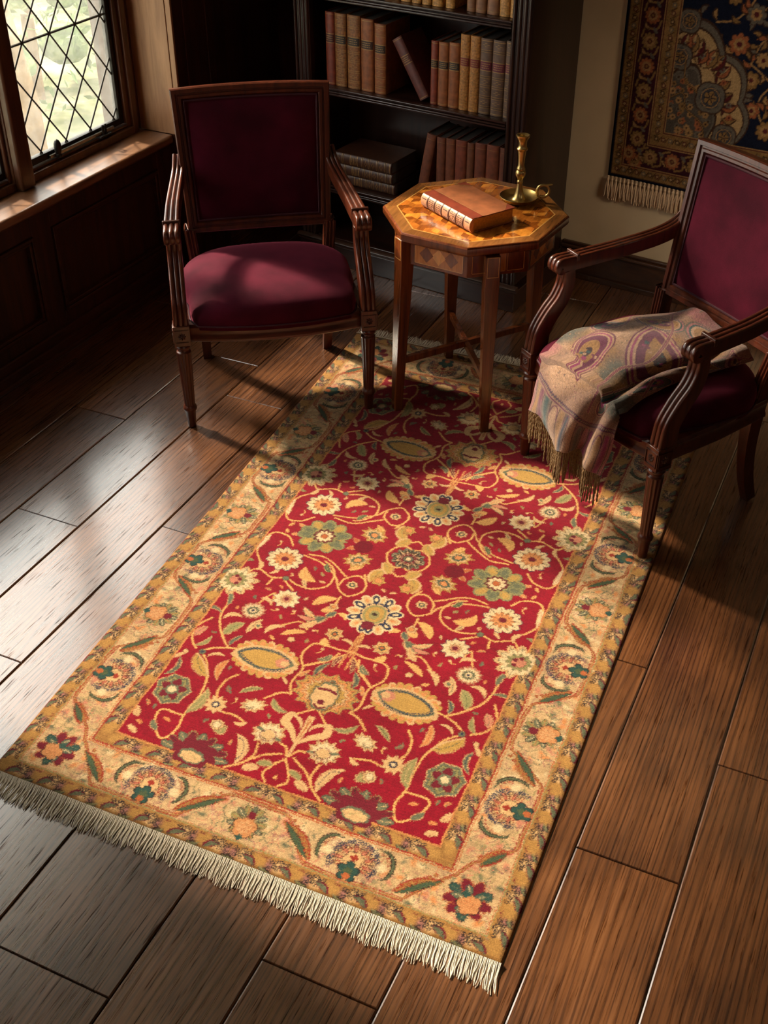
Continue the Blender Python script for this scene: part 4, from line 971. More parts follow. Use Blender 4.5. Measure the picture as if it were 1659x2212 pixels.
    for k in range(900):
        u,v=gf.uniform(210,598),gf.uniform(216,1064); an=gf.uniform(0,6.3); l=gf.uniform(14,30); r0=l*.62
        i0,i1,j0,j1=int(u-r0),int(u+r0),int(v-r0),int(v+r0)
        if i0<0 or j0<0 or i1>=600 or j1>=1068: continue
        blk=c.a[j0:j1,i0:i1]
        if (np.abs(blk-redv).sum(2)>.12).any(): continue
        p,q=(u-l*.45*math.cos(an),v-l*.45*math.sin(an)),(u+l*.45*math.cos(an),v+l*.45*math.sin(an))
        if k%4==3: c.stroke([p,(u+5*math.sin(an),v-5*math.cos(an)),q],2.6,g,6); c.flower(q[0],q[1],4.5,5,t,.2)
        else: c.leaf(p,q,l*.34,[g,t,K['org'],K['olive'],K['gry']][k%5],None,[K['rust'],K['gry'],K['rust']][k%3],gf.uniform(-.25,.25),3)
    # ---- borders (distance to the nearest edge, mitred at the corner)
    H,W=c.a.shape[:2]; U,Vv=np.meshgrid(np.arange(W)+.5,np.arange(H)+.5); dv=Vv*.975; d=np.minimum(U,dv)
    side=U<dv; sl=np.where(side,Vv,U)
    bn=np.zeros((H,W,3),np.float32); bn[:]=K['main']; bn[d<44]=K['guard']; bn[d>160]=K['guard']
    bn=mottle(bn,.12,8,((9,.6),(30,.7)))
    gg=np.random.default_rng(5)
    f=Canvas(600,1068,(0,0,0)); f.a=bn
    def L(s,o,e): return (o,s) if e==0 else (s,o/.975)       # along, offset from edge, edge id
    for e,lim in ((0,1068),(1,600)):
        for s in np.arange(60,lim+30,9):     # faint blush and sage clouds of the main band
            o=gg.uniform(50,150)
            if s>o-20: p=L(s,o,e); f.flower(p[0],p[1],gg.uniform(4,11),5,[K['pink'],K['cream'],K['org'],K['gry']][int(gg.integers(0,4))] ,.3,sx=1.3,sy=.7,rot=gg.uniform(0,3),soft=9)
        for k in range(int(lim*.34)):
            s=gg.uniform(20,lim+20); o=gg.uniform(54,148)
            if s<o-25: continue
            an=gg.uniform(0,6.3); l=gg.uniform(9,20); p=L(s,o,e); f.stroke([p,(p[0]+l*math.cos(an),p[1]+l*math.sin(an)),(p[0]+1.6*l*math.cos(an+.8),p[1]+1.6*l*math.sin(an+.8))],1.5,[K['gry'],K['mauve'],K['olive'],K['pink']][k%4],5)
    # red zigzag vine with green leaf bars
    for e in (0,1):
        if e==0: path=[(150,150),(172,140),(200,120),(250,62),(290,52),(430,52),(462,70),(510,128),(540,148),(655,148),(690,128),(735,68),(770,52),(890,52),(925,72),(975,128),(1005,148),(1130,148)]
        else: path=[(150,150),(180,118),(222,64),(250,52),(430,52),(460,66),(510,126),(540,148),(660,148)]
        for off in (0,7): 
            f.stroke([L(s,o+off-3,e) for s,o in path],2.6,K['line'],8,wig=.3)
        f.stroke([L(s,o,e) for s,o in path],2.8,K['guard'],8)
        bars=[(206,238,110,66),(452,512,66,132),(700,742,132,66),(935,980,66,132)] if e==0 else [(178,238,126,62),(450,518,62,132)]
        for s0,s1,o0,o1 in bars:
            f.leaf(L(s0-14,o0,e),L(s1+14,o1,e),26,K['guard'],K['line'],None,.06 if e else -.06,6)
            f.leaf(L(s0-8,o0,e),L(s1+8,o1,e),13,K['grn'],K['brn'],K['teal'],.0)
            for k in range(7): 
                tt=k/6; p=L(s0+(s1-s0)*tt+(8 if o1<o0 else -8),o0+(o1-o0)*tt+9,e); f.flower(p[0],p[1],5.5,3,K['line'],.4); f.flower(p[0],p[1],3,3,K['guard'],.4)
    def loop_palm(s,e,teal):
        c0=L(s,100,e)
        for k in range(19):            # feathered petals with dark looped tips
            an=-PI*.64+PI*1.28*k/18; r0,r1=20,44+4*(k%2)
            p=L(s+r0*math.sin(an),98+r0*math.cos(an),e); q=L(s+r1*1.05*math.sin(an),98+r1*math.cos(an),e)
            f.leaf(p,q,6.5,[K['tan'],K['pink'],K['main']][k%3],K['brn'] if k%2 else K['line'],None,0)
            f.ring(q[0],q[1],4.0,1.9,K['navy']); m_=L(s+30*math.sin(an),98+30*math.cos(an),e); f.ring(m_[0],m_[1],3.0,1.3,K['line'])
        f.loops([L(s+52*math.sin(a),96+53*math.cos(a),e) for a in np.linspace(-2.1,2.1,12)],4.4,K['navy'],8,1.8)
        f.loops([L(s+38*math.sin(a),97+37*math.cos(a),e) for a in np.linspace(-2.0,2.0,12)],3.2,K['brn'],7,1.3)
        f.flower(c0[0],c0[1],24,7,K['brn'],.2); f.flower(c0[0],c0[1],22,7,K['tan'],.2); p=L(s,106,e); f.flower(p[0],p[1],9,4,K['line'],.4)
        p=L(s,72,e); f.flower(p[0],p[1],27,5,K['blk'],.38,rot=0 if e==0 else PI/2); f.flower(p[0],p[1],24,5,K['teal'],.38,rot=0 if e==0 else PI/2); f.flower(p[0],p[1],11,5,K['grn'],.3); p=L(s,60,e); f.flower(p[0],p[1],9,5,K['rust'],.2)
        for sg in (-1,1):              # two scroll leaves hugging it
            P=[L(s+sg*40,146,e),L(s+sg*66,141,e),L(s+sg*82,118,e),L(s+sg*79,88,e),L(s+sg*68,76,e)]
            f.stroke(P,(2,10,12,9,2),K['brn'],8,wig=.35); f.stroke(P,(1,4.5,6,4,1),K['grn'],8); f.stroke(P,(.5,1.2,1.4,1,.5),K['gry'],8)
            f.loops([L(s+sg*46,137,e),L(s+sg*64,131,e),L(s+sg*73,112,e)],3.3,K['line'],8,1.4)
            f.stroke([L(s+sg*52,112,e),L(s+sg*63,101,e),L(s+sg*58,84,e)],1.8,K['teal'],6); p=L(s+sg*60,104,e); f.flower(p[0],p[1],12,6,K['cream'],.2,soft=6)
            f.loops([L(s+sg*34,60,e),L(s+sg*44,68,e),L(s+sg*50,64,e)],3.2,K['mauve'],7,1.4)
    def tulip(s,e):
        for k in range(11):
            an=-PI*.78+PI*1.56*k/10; p=L(s+18*math.sin(an),98+18*math.cos(an),e); q=L(s+46*math.sin(an),98+46*math.cos(an),e)
            f.leaf(p,q,14,K['gry'] if k%2 else K['olive'],K['brn'],K['cream'] if k%2 else K['rust'],0)
        p=L(s,84,e); f.flower(p[0],p[1],31,5,K['brn'],.22,rot=0 if e==0 else PI/2); f.flower(p[0],p[1],29,5,srgb(182,124,78),.22,rot=0 if e==0 else PI/2); f.flower(p[0],p[1],19,7,srgb(190,140,94),.25); f.spokes(p[0],p[1],5,26,9,K['rust'],1); p=L(s,116,e); f.flower(p[0],p[1],12,5,K['wine'],.2); p=L(s,56,e); f.flower(p[0],p[1],10,4,K['teal'],.3)
        for sg in (-1,1): f.stroke([L(s+sg*56,136,e),L(s+sg*66,110,e),L(s+sg*50,84,e),L(s+sg*64,66,e)],1.8,K['gry'],7)
    for s in (360,829): loop_palm(s,0,True)
    for s in (598,1068): tulip(s,0)
    loop_palm(354,1,True); tulip(602,1)
    # corner flower
    cu,cv=106,108
    for k in range(9):
        an=k*2*PI/9+.4; f.leaf((cu+14*math.cos(an),cv+14*math.sin(an)),(cu+50*math.cos(an),cv+50*math.sin(an)),24,K['wine'] if k%3 else K['teal'],K['brn'] if k%3==0 else K['rust'],K['gry'] if k%3==0 else None,.1)
    for k in range(5): an=k*2*PI/5; f.leaf((cu+8*math.cos(an),cv+8*math.sin(an)),(cu+36*math.cos(an),cv+36*math.sin(an)),12,K['gry'],K['teal'],K['cream'],.1)
    f.flower(cu-6,cv-10,27,5,K['brn'],.25); f.flower(cu-6,cv-10,25,5,srgb(182,124,78),.25); f.spokes(cu-6,cv-10,4,23,9,K['rust'],.9); f.flower(cu+6,cv+12,9,4,K['teal'],.3)
    # guard stripes: dark knotted sprays, sage leaves, small rosettes
    for e,lim in ((0,1068),(1,600)):
        for o0,hw in ((22,1.0),(182,1.0)):
            for s in np.arange(30 if o0<100 else 212,lim+40,84):
                f.flower(*L(s+4,o0,e),18,5,srgb(164,120,64),.2,sx=1.3,sy=.8,soft=9,rot=0 if e else PI/2); f.flower(*L(s+60,o0-4,e),13,5,K['mauve'],.2,soft=12); f.flower(*L(s+36,o0,e),15,5,K['tan'],.2,soft=10)
                f.leaf(L(s+4,o0-16,e),L(s+40,o0+2,e),13,K['gry'],K['wine'],K['grn'],.12,3)
                f.loops([L(s+18,o0+14,e),L(s+30,o0+8,e),L(s+40,o0+15,e),L(s+52,o0+7,e),L(s+64,o0+14,e)],4.6,K['blk'],6.6,2.0); f.loops([L(s+38,o0-9,e),L(s+48,o0-1,e),L(s+58,o0-9,e),L(s+68,o0-2,e)],4.2,K['blk'],6.2,1.9)
                f.stroke([L(s+20,o0+7,e),L(s+44,o0+3,e),L(s+66,o0+5,e)],1.8,K['brn'],6)
                f.leaf(L(s+50,o0-17,e),L(s+80,o0-7,e),9,K['gry'],K['brn'],K['olive'],-.15,2); p=L(s+76,o0+6,e); f.flower(p[0],p[1],10,6,K['wine'],.3); f.flower(p[0],p[1],7,5,K['guard'],.25); f.flower(p[0],p[1],3.4,5,K['line'],.2)
    a=f.a
    for lo,hi,co in ((43,45.5,K['olive']),(46.5,48,K['rust']),(154.5,156.5,K['rust']),(159,163,K['line']),(201,204,K['org']),(204,205.5,K['line'])):
        m=(d>=lo)&(d<hi); a[m]=co
    m=(d<204.8)
    # the half palmettes of the field break over the guard a little, as in the weave
    keep=(np.hypot((U-212),(Vv-800))<44)&(U>178)
    keep2=(np.hypot((U-398)/1.2,(Vv-206))<34)&(Vv>186)
    m=m&~keep&~keep2
    c.a[m]=a[m]
    return c.a
def rug_image():
    q=rug_quadrant(); h=np.concatenate([q,q[:,::-1]],1); return np.concatenate([h,h[::-1]],0)
def sample(img,uu,vv):
    """bilinear lookup; uu,vv in pixels"""
    H,W=img.shape[:2]; x=np.clip(uu-.5,0,W-1.001); y=np.clip(vv-.5,0,H-1.001); i=x.astype(int); j=y.astype(int); fx=(x-i)[...,None]; fy=(y-j)[...,None]
    return img[j,i]*(1-fx)*(1-fy)+img[j,i+1]*fx*(1-fy)+img[j+1,i]*(1-fx)*fy+img[j+1,i+1]*fx*fy
def grid_mesh(name,P,col,mat,parent=None,smooth=True):
    nv,nu=P.shape[:2]; me=bpy.data.meshes.new(name); n=nu*nv
    me.vertices.add(n); me.vertices.foreach_set('co',P.reshape(-1).astype(np.float32))
    j,i=np.meshgrid(np.arange(nv-1),np.arange(nu-1),indexing='ij'); a=(j*nu+i).ravel()
    f=np.stack([a,a+1,a+1+nu,a+nu],1).astype(np.int32); nf=len(f)
    me.loops.add(nf*4); me.loops.foreach_set('vertex_index',f.ravel()); me.polygons.add(nf); me.polygons.foreach_set('loop_start',np.arange(0,nf*4,4,dtype=np.int32))
    me.update(calc_edges=True); 
    if smooth: me.polygons.foreach_set('use_smooth',np.ones(nf,bool))
    at=me.color_attributes.new('Col','FLOAT_COLOR','POINT'); ar=np.ones((n,4),np.float32); ar[:,:3]=col.reshape(-1,3); at.data.foreach_set('color',ar.ravel())
    me.materials.append(mat); o=bpy.data.objects.new(name,me); COL.objects.link(o)
    if parent: o.parent=parent
    return o
# rug quad on the floor
RQ=dict(BL=np.array((-1.506,1.3156)),BR=np.array((-.2862,1.2874)),TL=np.array((-1.577,3.555)),TR=np.array((-.272,3.53)))
def rug_xy(u,v):
    u=np.asarray(u)[...,None]; v=np.asarray(v)[...,None]
    return (1-u)*(1-v)*RQ['BL']+u*(1-v)*RQ['BR']+(1-u)*v*RQ['TL']+u*v*RQ['TR']
RUGH=.0068
def make_rug():
    img=rug_image()
    img=mottle(img,.05,21,((3,.6),(80,.8)))
    step=RUG_STEP; nu,nv=int(1200/step)+1,int(2220/step)+1
    U,V=np.meshgrid(np.linspace(0,1,nu),np.linspace(0,1,nv))
    px=U*1200; py=np.interp(V*2220,[0,1068,1645,2220],[0,1068,1640,2136])
    g=np.random.default_rng(2); wob=.9*np.sin(py/37)+.7*np.sin(py/11+px/23)+1.15*g.standard_normal(px.shape)         # hand-knotted irregularity
    col=sample(img,px+wob,py+.8*np.sin(px/31)+.5*np.sin(px/9)+1.15*g.standard_normal(px.shape))
    col=col*(1+.13*g.standard_normal((nv,nu,1)))*(1+.05*g.standard_normal((nv,1,1)))
    col=np.clip(col,0.002,1)
    XY=rug_xy(U,V); e=np.minimum(np.minimum(U,1-U)*1.22,np.minimum(V,1-V)*2.23)
    ew=1-np.clip(e/.012,0,1)
    Z=RUGH*np.sqrt(np.clip(1-ew**2.2,0,1))+.0005+.0012*np.sin(XY[...,0]*9+1)*np.sin(XY[...,1]*7)*np.clip(e/.1,0,1)
    # dark warp at the rolled ends
    endm=np.clip(1-np.minimum(V,1-V)*2220/9,0,1)[...,None]; col=col*(1-.55*endm)
    P=np.concatenate([XY,Z[...,None]],2)
    o=grid_mesh('rug',P,col,vcol('knotted_wool',noise=.22,nscale=520,bump=.55,sheen=.12,spec=.05))
    tag(o,'red Persian style rug with gold floral borders lying on the plank floor','rug')
    return o
RUG_STEP=1.7
rug=make_rug()
FRINGE=plain('cotton_fringe',srgb(222,210,190),.8,0,.12,150)
def rug_fringe(end):
    q=MB(); g=np.random.default_rng(31+end); n=430
    for k in range(n):
        u=(k+.5)/n+g.uniform(-.0008,.0008); v=0.0 if end==0 else 1.0; p=rug_xy(u,v); sd=-1 if end==0 else 1
        cl=math.sin(k*.37+2*math.sin(k*.11)); L=(.060 if end==0 else .060)*(1+.10*g.uniform(-1,1)+.05*math.sin(k*.21)); ln=.10+.10*cl if end==0 else -.05+.15*cl
        pts=[]
        for t in (0,.12,.3,.5,.75,1):
            pts.append((p[0]+L*t*ln*.5*t+.0022*math.sin(t*7+k)*t, p[1]+sd*L*(t-.02), max(.0018,.0068*(1-t*3.2)+.0018)+(.0022 if (k%3==0 and t>.25) else 0)))
        q.tube(pts,[.0017,.0015,.0014,.0014,.0013,.0008],5)
    return q.build('fringe',FRINGE,rug,smooth=60)
rug_fringe(0); rug_fringe(1)
EB=plain('end_binding',srgb(104,70,30),.85,0,.3,300,.4)
for v_ in (0.0,1.0):
    q=MB(); q.tube([(*rug_xy(u,v_),.0042) for u in np.linspace(0,1,30)],.004,8); q.build('end_binding',EB,rug)

# ------------------------------------------------------------------ wall carpet
def hanging_image():
    K=dict(nv=srgb(20,22,34),wn=srgb(74,28,28),tn=srgb(140,104,64),cr=srgb(152,120,80),br=srgb(56,36,26),rs=srgb(134,76,46),gy=srgb(88,78,66),go=srgb(120,88,50),bl=srgb(56,52,52))
    W,H=650,820; c=Canvas(W,H,K['nv'])          # lower-left quarter, mm
    t=K['tn']; g=np.random.default_rng(12)
    # field vines & blossoms on navy
    for p in [[(330,520),(400,470),(470,480),(560,430),(650,440)],[(470,480),(500,560),(580,600),(650,590)],[(420,800),(450,700),(400,620),(330,600)],[(560,430),(520,370),(540,300),(600,280)],[(450,700),(540,690),(620,740)]]: c.stroke(p,6,t,10)
    for k in range(150):
        u,v=g.uniform(250,640),g.uniform(300,810); a=g.uniform(0,6.3); c.leaf((u,v),(u+38*math.cos(a),v+38*math.sin(a)),15,[K['go'],K['gy'],K['rs'],t][k%4],K['br'],None,.2,4)
    for u,v,r,n,co in [(420,540,36,8,K['rs']),(510,500,26,9,t),(590,360,44,13,K['rs']),(460,640,34,7,K['gy']),(380,690,30,9,K['go']),(560,560,40,8,t),(610,690,36,9,K['rs']),(500,760,34,8,K['gy']),(640,480,40,12,K['cr']),(350,800,32,8,K['rs']),(480,430,30,7,K['go']),(540,650,30,8,t),(620,600,28,7,K['go']),(430,740,28,8,t),(560,270,34,9,K['go']),(640,250,40,10,t),(500,330,28,7,K['rs'])]:
        c.flower(u,v,r+3,n,K['br'],.3); c.flower(u,v,r,n,co,.3); c.flower(u,v,r*.6,n,t,.3); c.flower(u,v,r*.28,6,K['wn'],.2)
    # cream spandrel with scalloped edge
    U,V=np.meshgrid(np.arange(W)+.5,np.arange(H)+.5)
    th=np.arctan2(V-205,U-205); rr=np.hypot((U-205)/1.2,(V-205)/1.9)
    lim=205+22*np.abs(np.sin(th*6))+18*np.sin(th*3)
    inn=(U>205)&(V>205)
    for off,co in ((11,K['br']),(6,K['gy']),(-6,K['br']),(-10,K['cr'])): c.a[inn&(rr<lim+off)]=co
    lim2=lim*.62-8*np.sin(th*9); c.a[inn&(rr<lim2+6)]=K['br']; c.a[inn&(rr<lim2)]=K['gy']; z_=inn&(rr<lim2-6); c.a[z_]=srgb(72,62,52)
    sp=c
    def PL(an,f): q=205+22*abs(math.sin(an*6))+18*math.sin(an*3); return 205+1.2*q*f*math.cos(an),205+1.9*q*f*math.sin(an)
    for k in range(26):                      # arabesques on the cream band
        an=.04+k*.06; u,v=PL(an,.70+.2*(k%2)); u2,v2=PL(an+.05,.9-.2*(k%2)); sp.leaf((u,v),(u2,v2),13,[K['go'],K['wn'],K['rs']][k%3],K['br'],None,.25,4)
        u,v=PL(an+.03,.8); sp.flower(u,v,11,5,[K['rs'],K['go'],K['gy']][k%3],.3); sp.flower(u,v,4,5,K['wn'],.3)
    for k in range(60):
        an=g.uniform(.03,1.54); u,v=PL(an,math.sqrt(g.uniform(.02,.30))); sp.flower(u,v,g.uniform(8,15),int(g.integers(5,9)),[K['go'],K['tn'],K['rs'],K['gy']][k%4],.35); sp.flower(u,v,4,5,K['br'],.3)
    for u,v,r in [(350,350,54),(220,470,44),(420,225,44),(236,590,40)]:
        sp.flower(u,v,r+5,4,K['br'],.12,rot=.7); sp.flower(u,v,r,4,K['gy'],.12,rot=.7); sp.flower(u,v,r*.74,8,K['bl'],.2); sp.ring(u,v,r*.6,3,K['tn']); sp.flower(u,v,r*.45,5,K['go'],.35); sp.spokes(u,v,3,r*.4,6,K['nv'],2)
    for p in [[(205,330),(250,350),(270,300),(330,260),(350,205)],[(205,480),(240,470),(250,400),(300,360)]]: sp.stroke(p,7,K['br'],10); sp.stroke(p,3.4,K['go'],10)
    # medallion corner panel far from the corner
    m=(np.hypot((U-650),(V-820)/1.3)<150); c.a[m]=K['go']; c.ring(650,820,150,10,K['br'],1,1.3); c.ring(650,820,120,6,K['wn'],1,1.3)
    for k in range(12): c.flower(650-90*math.cos(k*.14),820-110*math.sin(k*.14),20,6,K['tn'] if k%2 else K['wn'],.3)
    # borders
    d=np.minimum(U,V); b=Canvas(W,H,K['wn'])
    a=b.a; a[d<14]=srgb(16,20,34); a[(d>=14)&(d<58)]=K['go']; a[(d>=58)&(d<145)]=srgb(54,22,28); a[(d>=145)&(d<205)]=K['go']; a[:]=mottle(a,.18,4,((8,.6),(25,.6)))
    def L(s,o,e): return (o,s) if e==0 else (s,o)
    for e,lim in ((0,820),(1,650)):
        for s in np.arange(75,lim,86):
            k=int(s/86)
            for rr,co in ((33,K['br']),(30,[K['rs'],K['go']][k%2]),(19,K['tn']),(10,K['wn']),(5,K['go'])): b.flower(*L(s,102,e),rr,11,co,.28)
            b.stroke([L(s+14,70,e),L(s+43,82,e),L(s+43,122,e),L(s+72,136,e)],7,K['go'],8,out=K['br']); b.leaf(L(s+40,100,e),L(s+62,76,e),13,K['tn'],K['br'],None,.2,3); b.leaf(L(s+30,128,e),L(s+50,110,e),11,K['gy'],None,None,.1)
        for o in (36,175):
            for s in np.arange(o,lim,27):
                k=int(s/27); b.flower(*L(s,o,e),9.5,5,[K['br'],K['wn'],K['gy']][k%3],.3); b.flower(*L(s,o,e),5,4,K['cr'],.3); b.stroke([L(s+8,o-10,e),L(s+14,o+2,e),L(s+20,o+11,e)],3,K['br'],5)
        for o in (20,54,62,140,150,200):
            pass
    for lo,hi,co in ((14,17,K['br']),(27 -8,21,K['tn']),(52,57,K['wn']),(57,60,K['tn']),(142,146,K['tn']),(146,151,K['wn']),(196,201,K['wn']),(201,205,K['tn'])): a[(d>=lo)&(d<hi)]=co
    m=d<205; c.a[m]=b.a[m]
    return c.a
def make_hanging():
    q=hanging_image(); h=np.concatenate([q,q[:,::-1]],1); img=np.concatenate([h,h[::-1]],0); img=mottle(img,.06,9,((3,.7),(60,.6)))
    Wm,Hm=1.30,1.64; st=.0036; nu,nv=int(Wm/st),int(Hm/st); U,V=np.meshgrid(np.linspace(0,1,nu),np.linspace(0,1,nv))
    col=sample(img,U*1300,V*1640); g=np.random.default_rng(6); col=np.clip(col*(1+.12*g.standard_normal((nv,nu,1))),.002,1)
    u=.143+U*Wm; z=.432+V*Hm; dep=.436+.004*np.sin(u*9)*(1-V)-.004*np.clip(1-np.minimum(U,1-U)/.01,0,1)*0
    e=np.minimum(np.minimum(U,1-U)*Wm,np.minimum(V,1-V)*Hm); dep=dep+.010*np.clip(1-e/.008,0,1)**2
    o_=np.array(P0); ub=np.array(UB); nb=np.array(NB); P=o_+u[...,None]*ub+dep[...,None]*nb; P[...,2]=z
    o=grid_mesh('wall_carpet',P,col,vcol('wall_carpet_wool',noise=.2,nscale=480,bump=.5,spec=.04))
    tag(o,'navy and wine Persian style carpet hanging on the cream wall','wall hanging')
    q=mbB(); gg=np.random.default_rng(3)
    for k in range(80):
        u0=.150+k*(1.286/79); 
        for j in range(5):
            a=2*PI*j/5; x=u0+.004*math.cos(a); y=.438+.003*math.sin(a); sp=.006*math.cos(a)+gg.uniform(-.004,.004); ln=.082+gg.uniform(-.010,.010)
            q.tube([(u0+.002*math.cos(a),.438,.436),(u0+.0015*math.cos(a),.438+.0015*math.sin(a),.420),(x+.3*sp,y,.400),(x+.8*sp+.002*math.sin(k),y,.375),(x+sp,y,.432-ln)],[.0026,.0022,.0034,.0034,.002],5)
        q.lathe([(0.001,.416),(.0048,.419),(.0052,.423),(.003,.428)],8,(u0,.438))
    q.build('fringe',plain('wall_fringe',srgb(206,172,136),.85,0,.15,120),o,smooth=60)
make_hanging()
# ------------------------------------------------------------------ paisley shawl over the right chair (chair coordinates)
def shawl_image():
    K=dict(bg=srgb(128,98,82),gr=srgb(84,80,72),pl=srgb(90,38,60),mg=srgb(126,50,86),tl=srgb(44,68,70),go=srgb(132,96,60),cr=srgb(156,122,98),br=srgb(52,32,36),pk=srgb(142,90,90),nv=srgb(40,44,58))
    W,H=600,900; c=Canvas(W,H,K['bg']); g=np.random.default_rng(17)
    for k in range(26): c.flower(g.uniform(0,600),g.uniform(180,900),g.uniform(35,90),5,[K['gr'],K['go'],K['pk'],K['cr']][k%4],.2,soft=40,sx=1.3)
    for k in range(2600):
        u,v=g.uniform(0,600),g.uniform(195,900); c.flower(u,v,g.uniform(1.0,2.6),4,[K['go'],K['gr'],K['cr'],K['pl'],K['go']][k%5],.3,soft=2)
    def pais(u,v,s,rot,cols):
        """curled drop outline nested inward"""
        for f,co in cols:
            n=40; P=[]
            for k in range(n+1):
                a=2*PI*k/n; r=s*f*(1-.42*math.sin(a/2)**10*0); x=r*math.cos(a); y=r*.68*math.sin(a)*(math.sin(a/2)**.9); 
                # bend the tip
                bx=x+ .0; by=y+ .22*s*f*((x/(s*f)+1)/2)**2.2
                cs_,sn=math.cos(rot),math.sin(rot); P.append((u+cs_*bx-sn*by,v+sn*bx+cs_*by))
            yield f,co,P
    def fillpoly(P,co):
        P=np.array(P); w=c.win(P[:,0].min(),P[:,0].max(),P[:,1].min(),P[:,1].max())
        if not w: return
        sl,U,V=w; ins=np.zeros(U.shape,bool); n=len(P)
        for i in range(n):
            x0,y0=P[i]; x1,y1=P[(i+1)%n]
            cnd=((y0>V)!=(y1>V)); xi=(x1-x0)*(V-y0)/((y1-y0) if abs(y1-y0)>1e-9 else 1e-9)+x0; ins^=cnd&(U<xi)
        c.put(sl,ins*1.,co)
    for u,v,s,rot,pal in [(300,570,205,2.4,0),(505,660,120,.6,1),(120,700,110,3.6,1),(390,330,100,1.5,2),(150,380,120,5.0,0),(520,430,90,4.2,2),(330,800,130,.2,1),(540,820,90,2.5,0),(60,520,80,1.2,2)]:
        seq=[[K['pl'],K['cr'],K['mg'],K['cr'],K['pl'],K['go'],K['br']],[K['gr'],K['pk'],K['tl'],K['cr'],K['go'],K['pl'],K['go']],[K['cr'],K['pl'],K['cr'],K['tl'],K['gr'],K['mg'],K['tl']]][pal]
        for f,co,P in pais(u,v,s,rot,list(zip((1.0,.94,.87,.80,.72,.46,.22),seq))): fillpoly(P,co)
        for k in range(14):
            a=g.uniform(0,6.28); r=g.uniform(.1,.5)*s; c.flower(u+r*math.cos(a),v+.5*r*math.sin(a),g.uniform(4,10),5,[K['go'],K['mg'],K['tl'],K['cr'],K['pl']][k%5],.3)
    for p in [[(40,880),(120,760),(220,680),(300,500),(280,360),(330,220)],[(560,900),(470,760),(400,690),(440,520),(560,380)],[(20,640),(90,560),(80,430),(160,300)],[(300,900),(380,760),(340,640)]]:
        c.stroke(p,13,K['cr'],12); c.stroke(p,8,K['pl'],12); c.stroke(p,3,K['pk'],12)
    # hem bands: twisted cord, then stripes
    for v0 in (168,182): c.stroke([(0,v0),(200,v0-6),(400,v0+4),(600,v0)],5,K['pl'],12)
    for k in range(60): c.leaf((k*10,168),(k*10+9,184),4,K['nv'],None,None,0)
    st=[K['pk'],K['go'],K['pl'],K['tl'],K['cr'],K['go'],K['nv'],K['cr'],K['gr'],K['pk'],K['mg'],K['cr'],K['go'],K['mg'],K['pk']]
    for k in range(15): 
        w=c.win(k*40,k*40+40,0,160); sl,U,V=w; c.put(sl,np.clip(1.2-np.abs(U-(k*40+20))/20,0,1)*np.clip((158-V)/6,0,1),st[k])
        c.stroke([(k*40,0),(k*40,156)],3,K['br'],6)
    # arches over the stripes
    for k in range(0,15,2): c.stroke([(k*40,110),(k*40+8,142),(k*40+20,152),(k*40+32,142),(k*40+40,110)],4,K['pl'],8)
    return c.a
ROWS=[ # chair-space control rows, back of the seat to the hem (7 columns, left edge to right edge)
[(-.133,.412,.464),(-.069,.400,.508),(-.030,.408,.515),(.049,.410,.497),(.080,.420,.474),(.150,.413,.482),(.176,.420,.456)],
[(-.155,.339,.468),(-.077,.323,.489),(-.007,.315,.494),(.112,.280,.499),(.138,.285,.474),(.165,.287,.482),(.178,.310,.460)],
[(-.174,.236,.468),(-.089,.209,.487),(-.015,.200,.493),(.112,.163,.498),(.132,.178,.470),(.156,.182,.482),(.172,.215,.458)],
[(-.188,.131,.466),(-.096,.095,.485),(-.004,.073,.490),(.108,.046,.500),(.130,.064,.464),(.155,.079,.480),(.176,.110,.456)],
[(-.185,.040,.458),(-.090,.022,.472),(.010,.012,.478),(.110,-.004,.484),(.134,.012,.448),(.165,.020,.470),(.182,.040,.448)],
[(-.160,-.040,.432),(-.078,-.052,.444),(.026,-.064,.446),(.106,-.070,.446),(.128,-.046,.412),(.172,-.058,.440),(.194,-.040,.424)],
[(-.142,-.068,.397),(-.071,-.085,.394),(.019,-.098,.386),(.080,-.098,.385),(.100,-.058,.350),(.172,-.085,.392),(.206,-.066,.392)],
[(-.164,-.068,.319),(-.089,-.085,.317),(-.002,-.100,.302),(.058,-.100,.318),(.078,-.058,.286),(.156,-.088,.312),(.195,-.067,.311)],
[(-.178,-.068,.247),(-.089,-.085,.274),(-.001,-.100,.229),(.042,-.100,.243),(.062,-.058,.245),(.130,-.088,.234),(.170,-.067,.226)]]
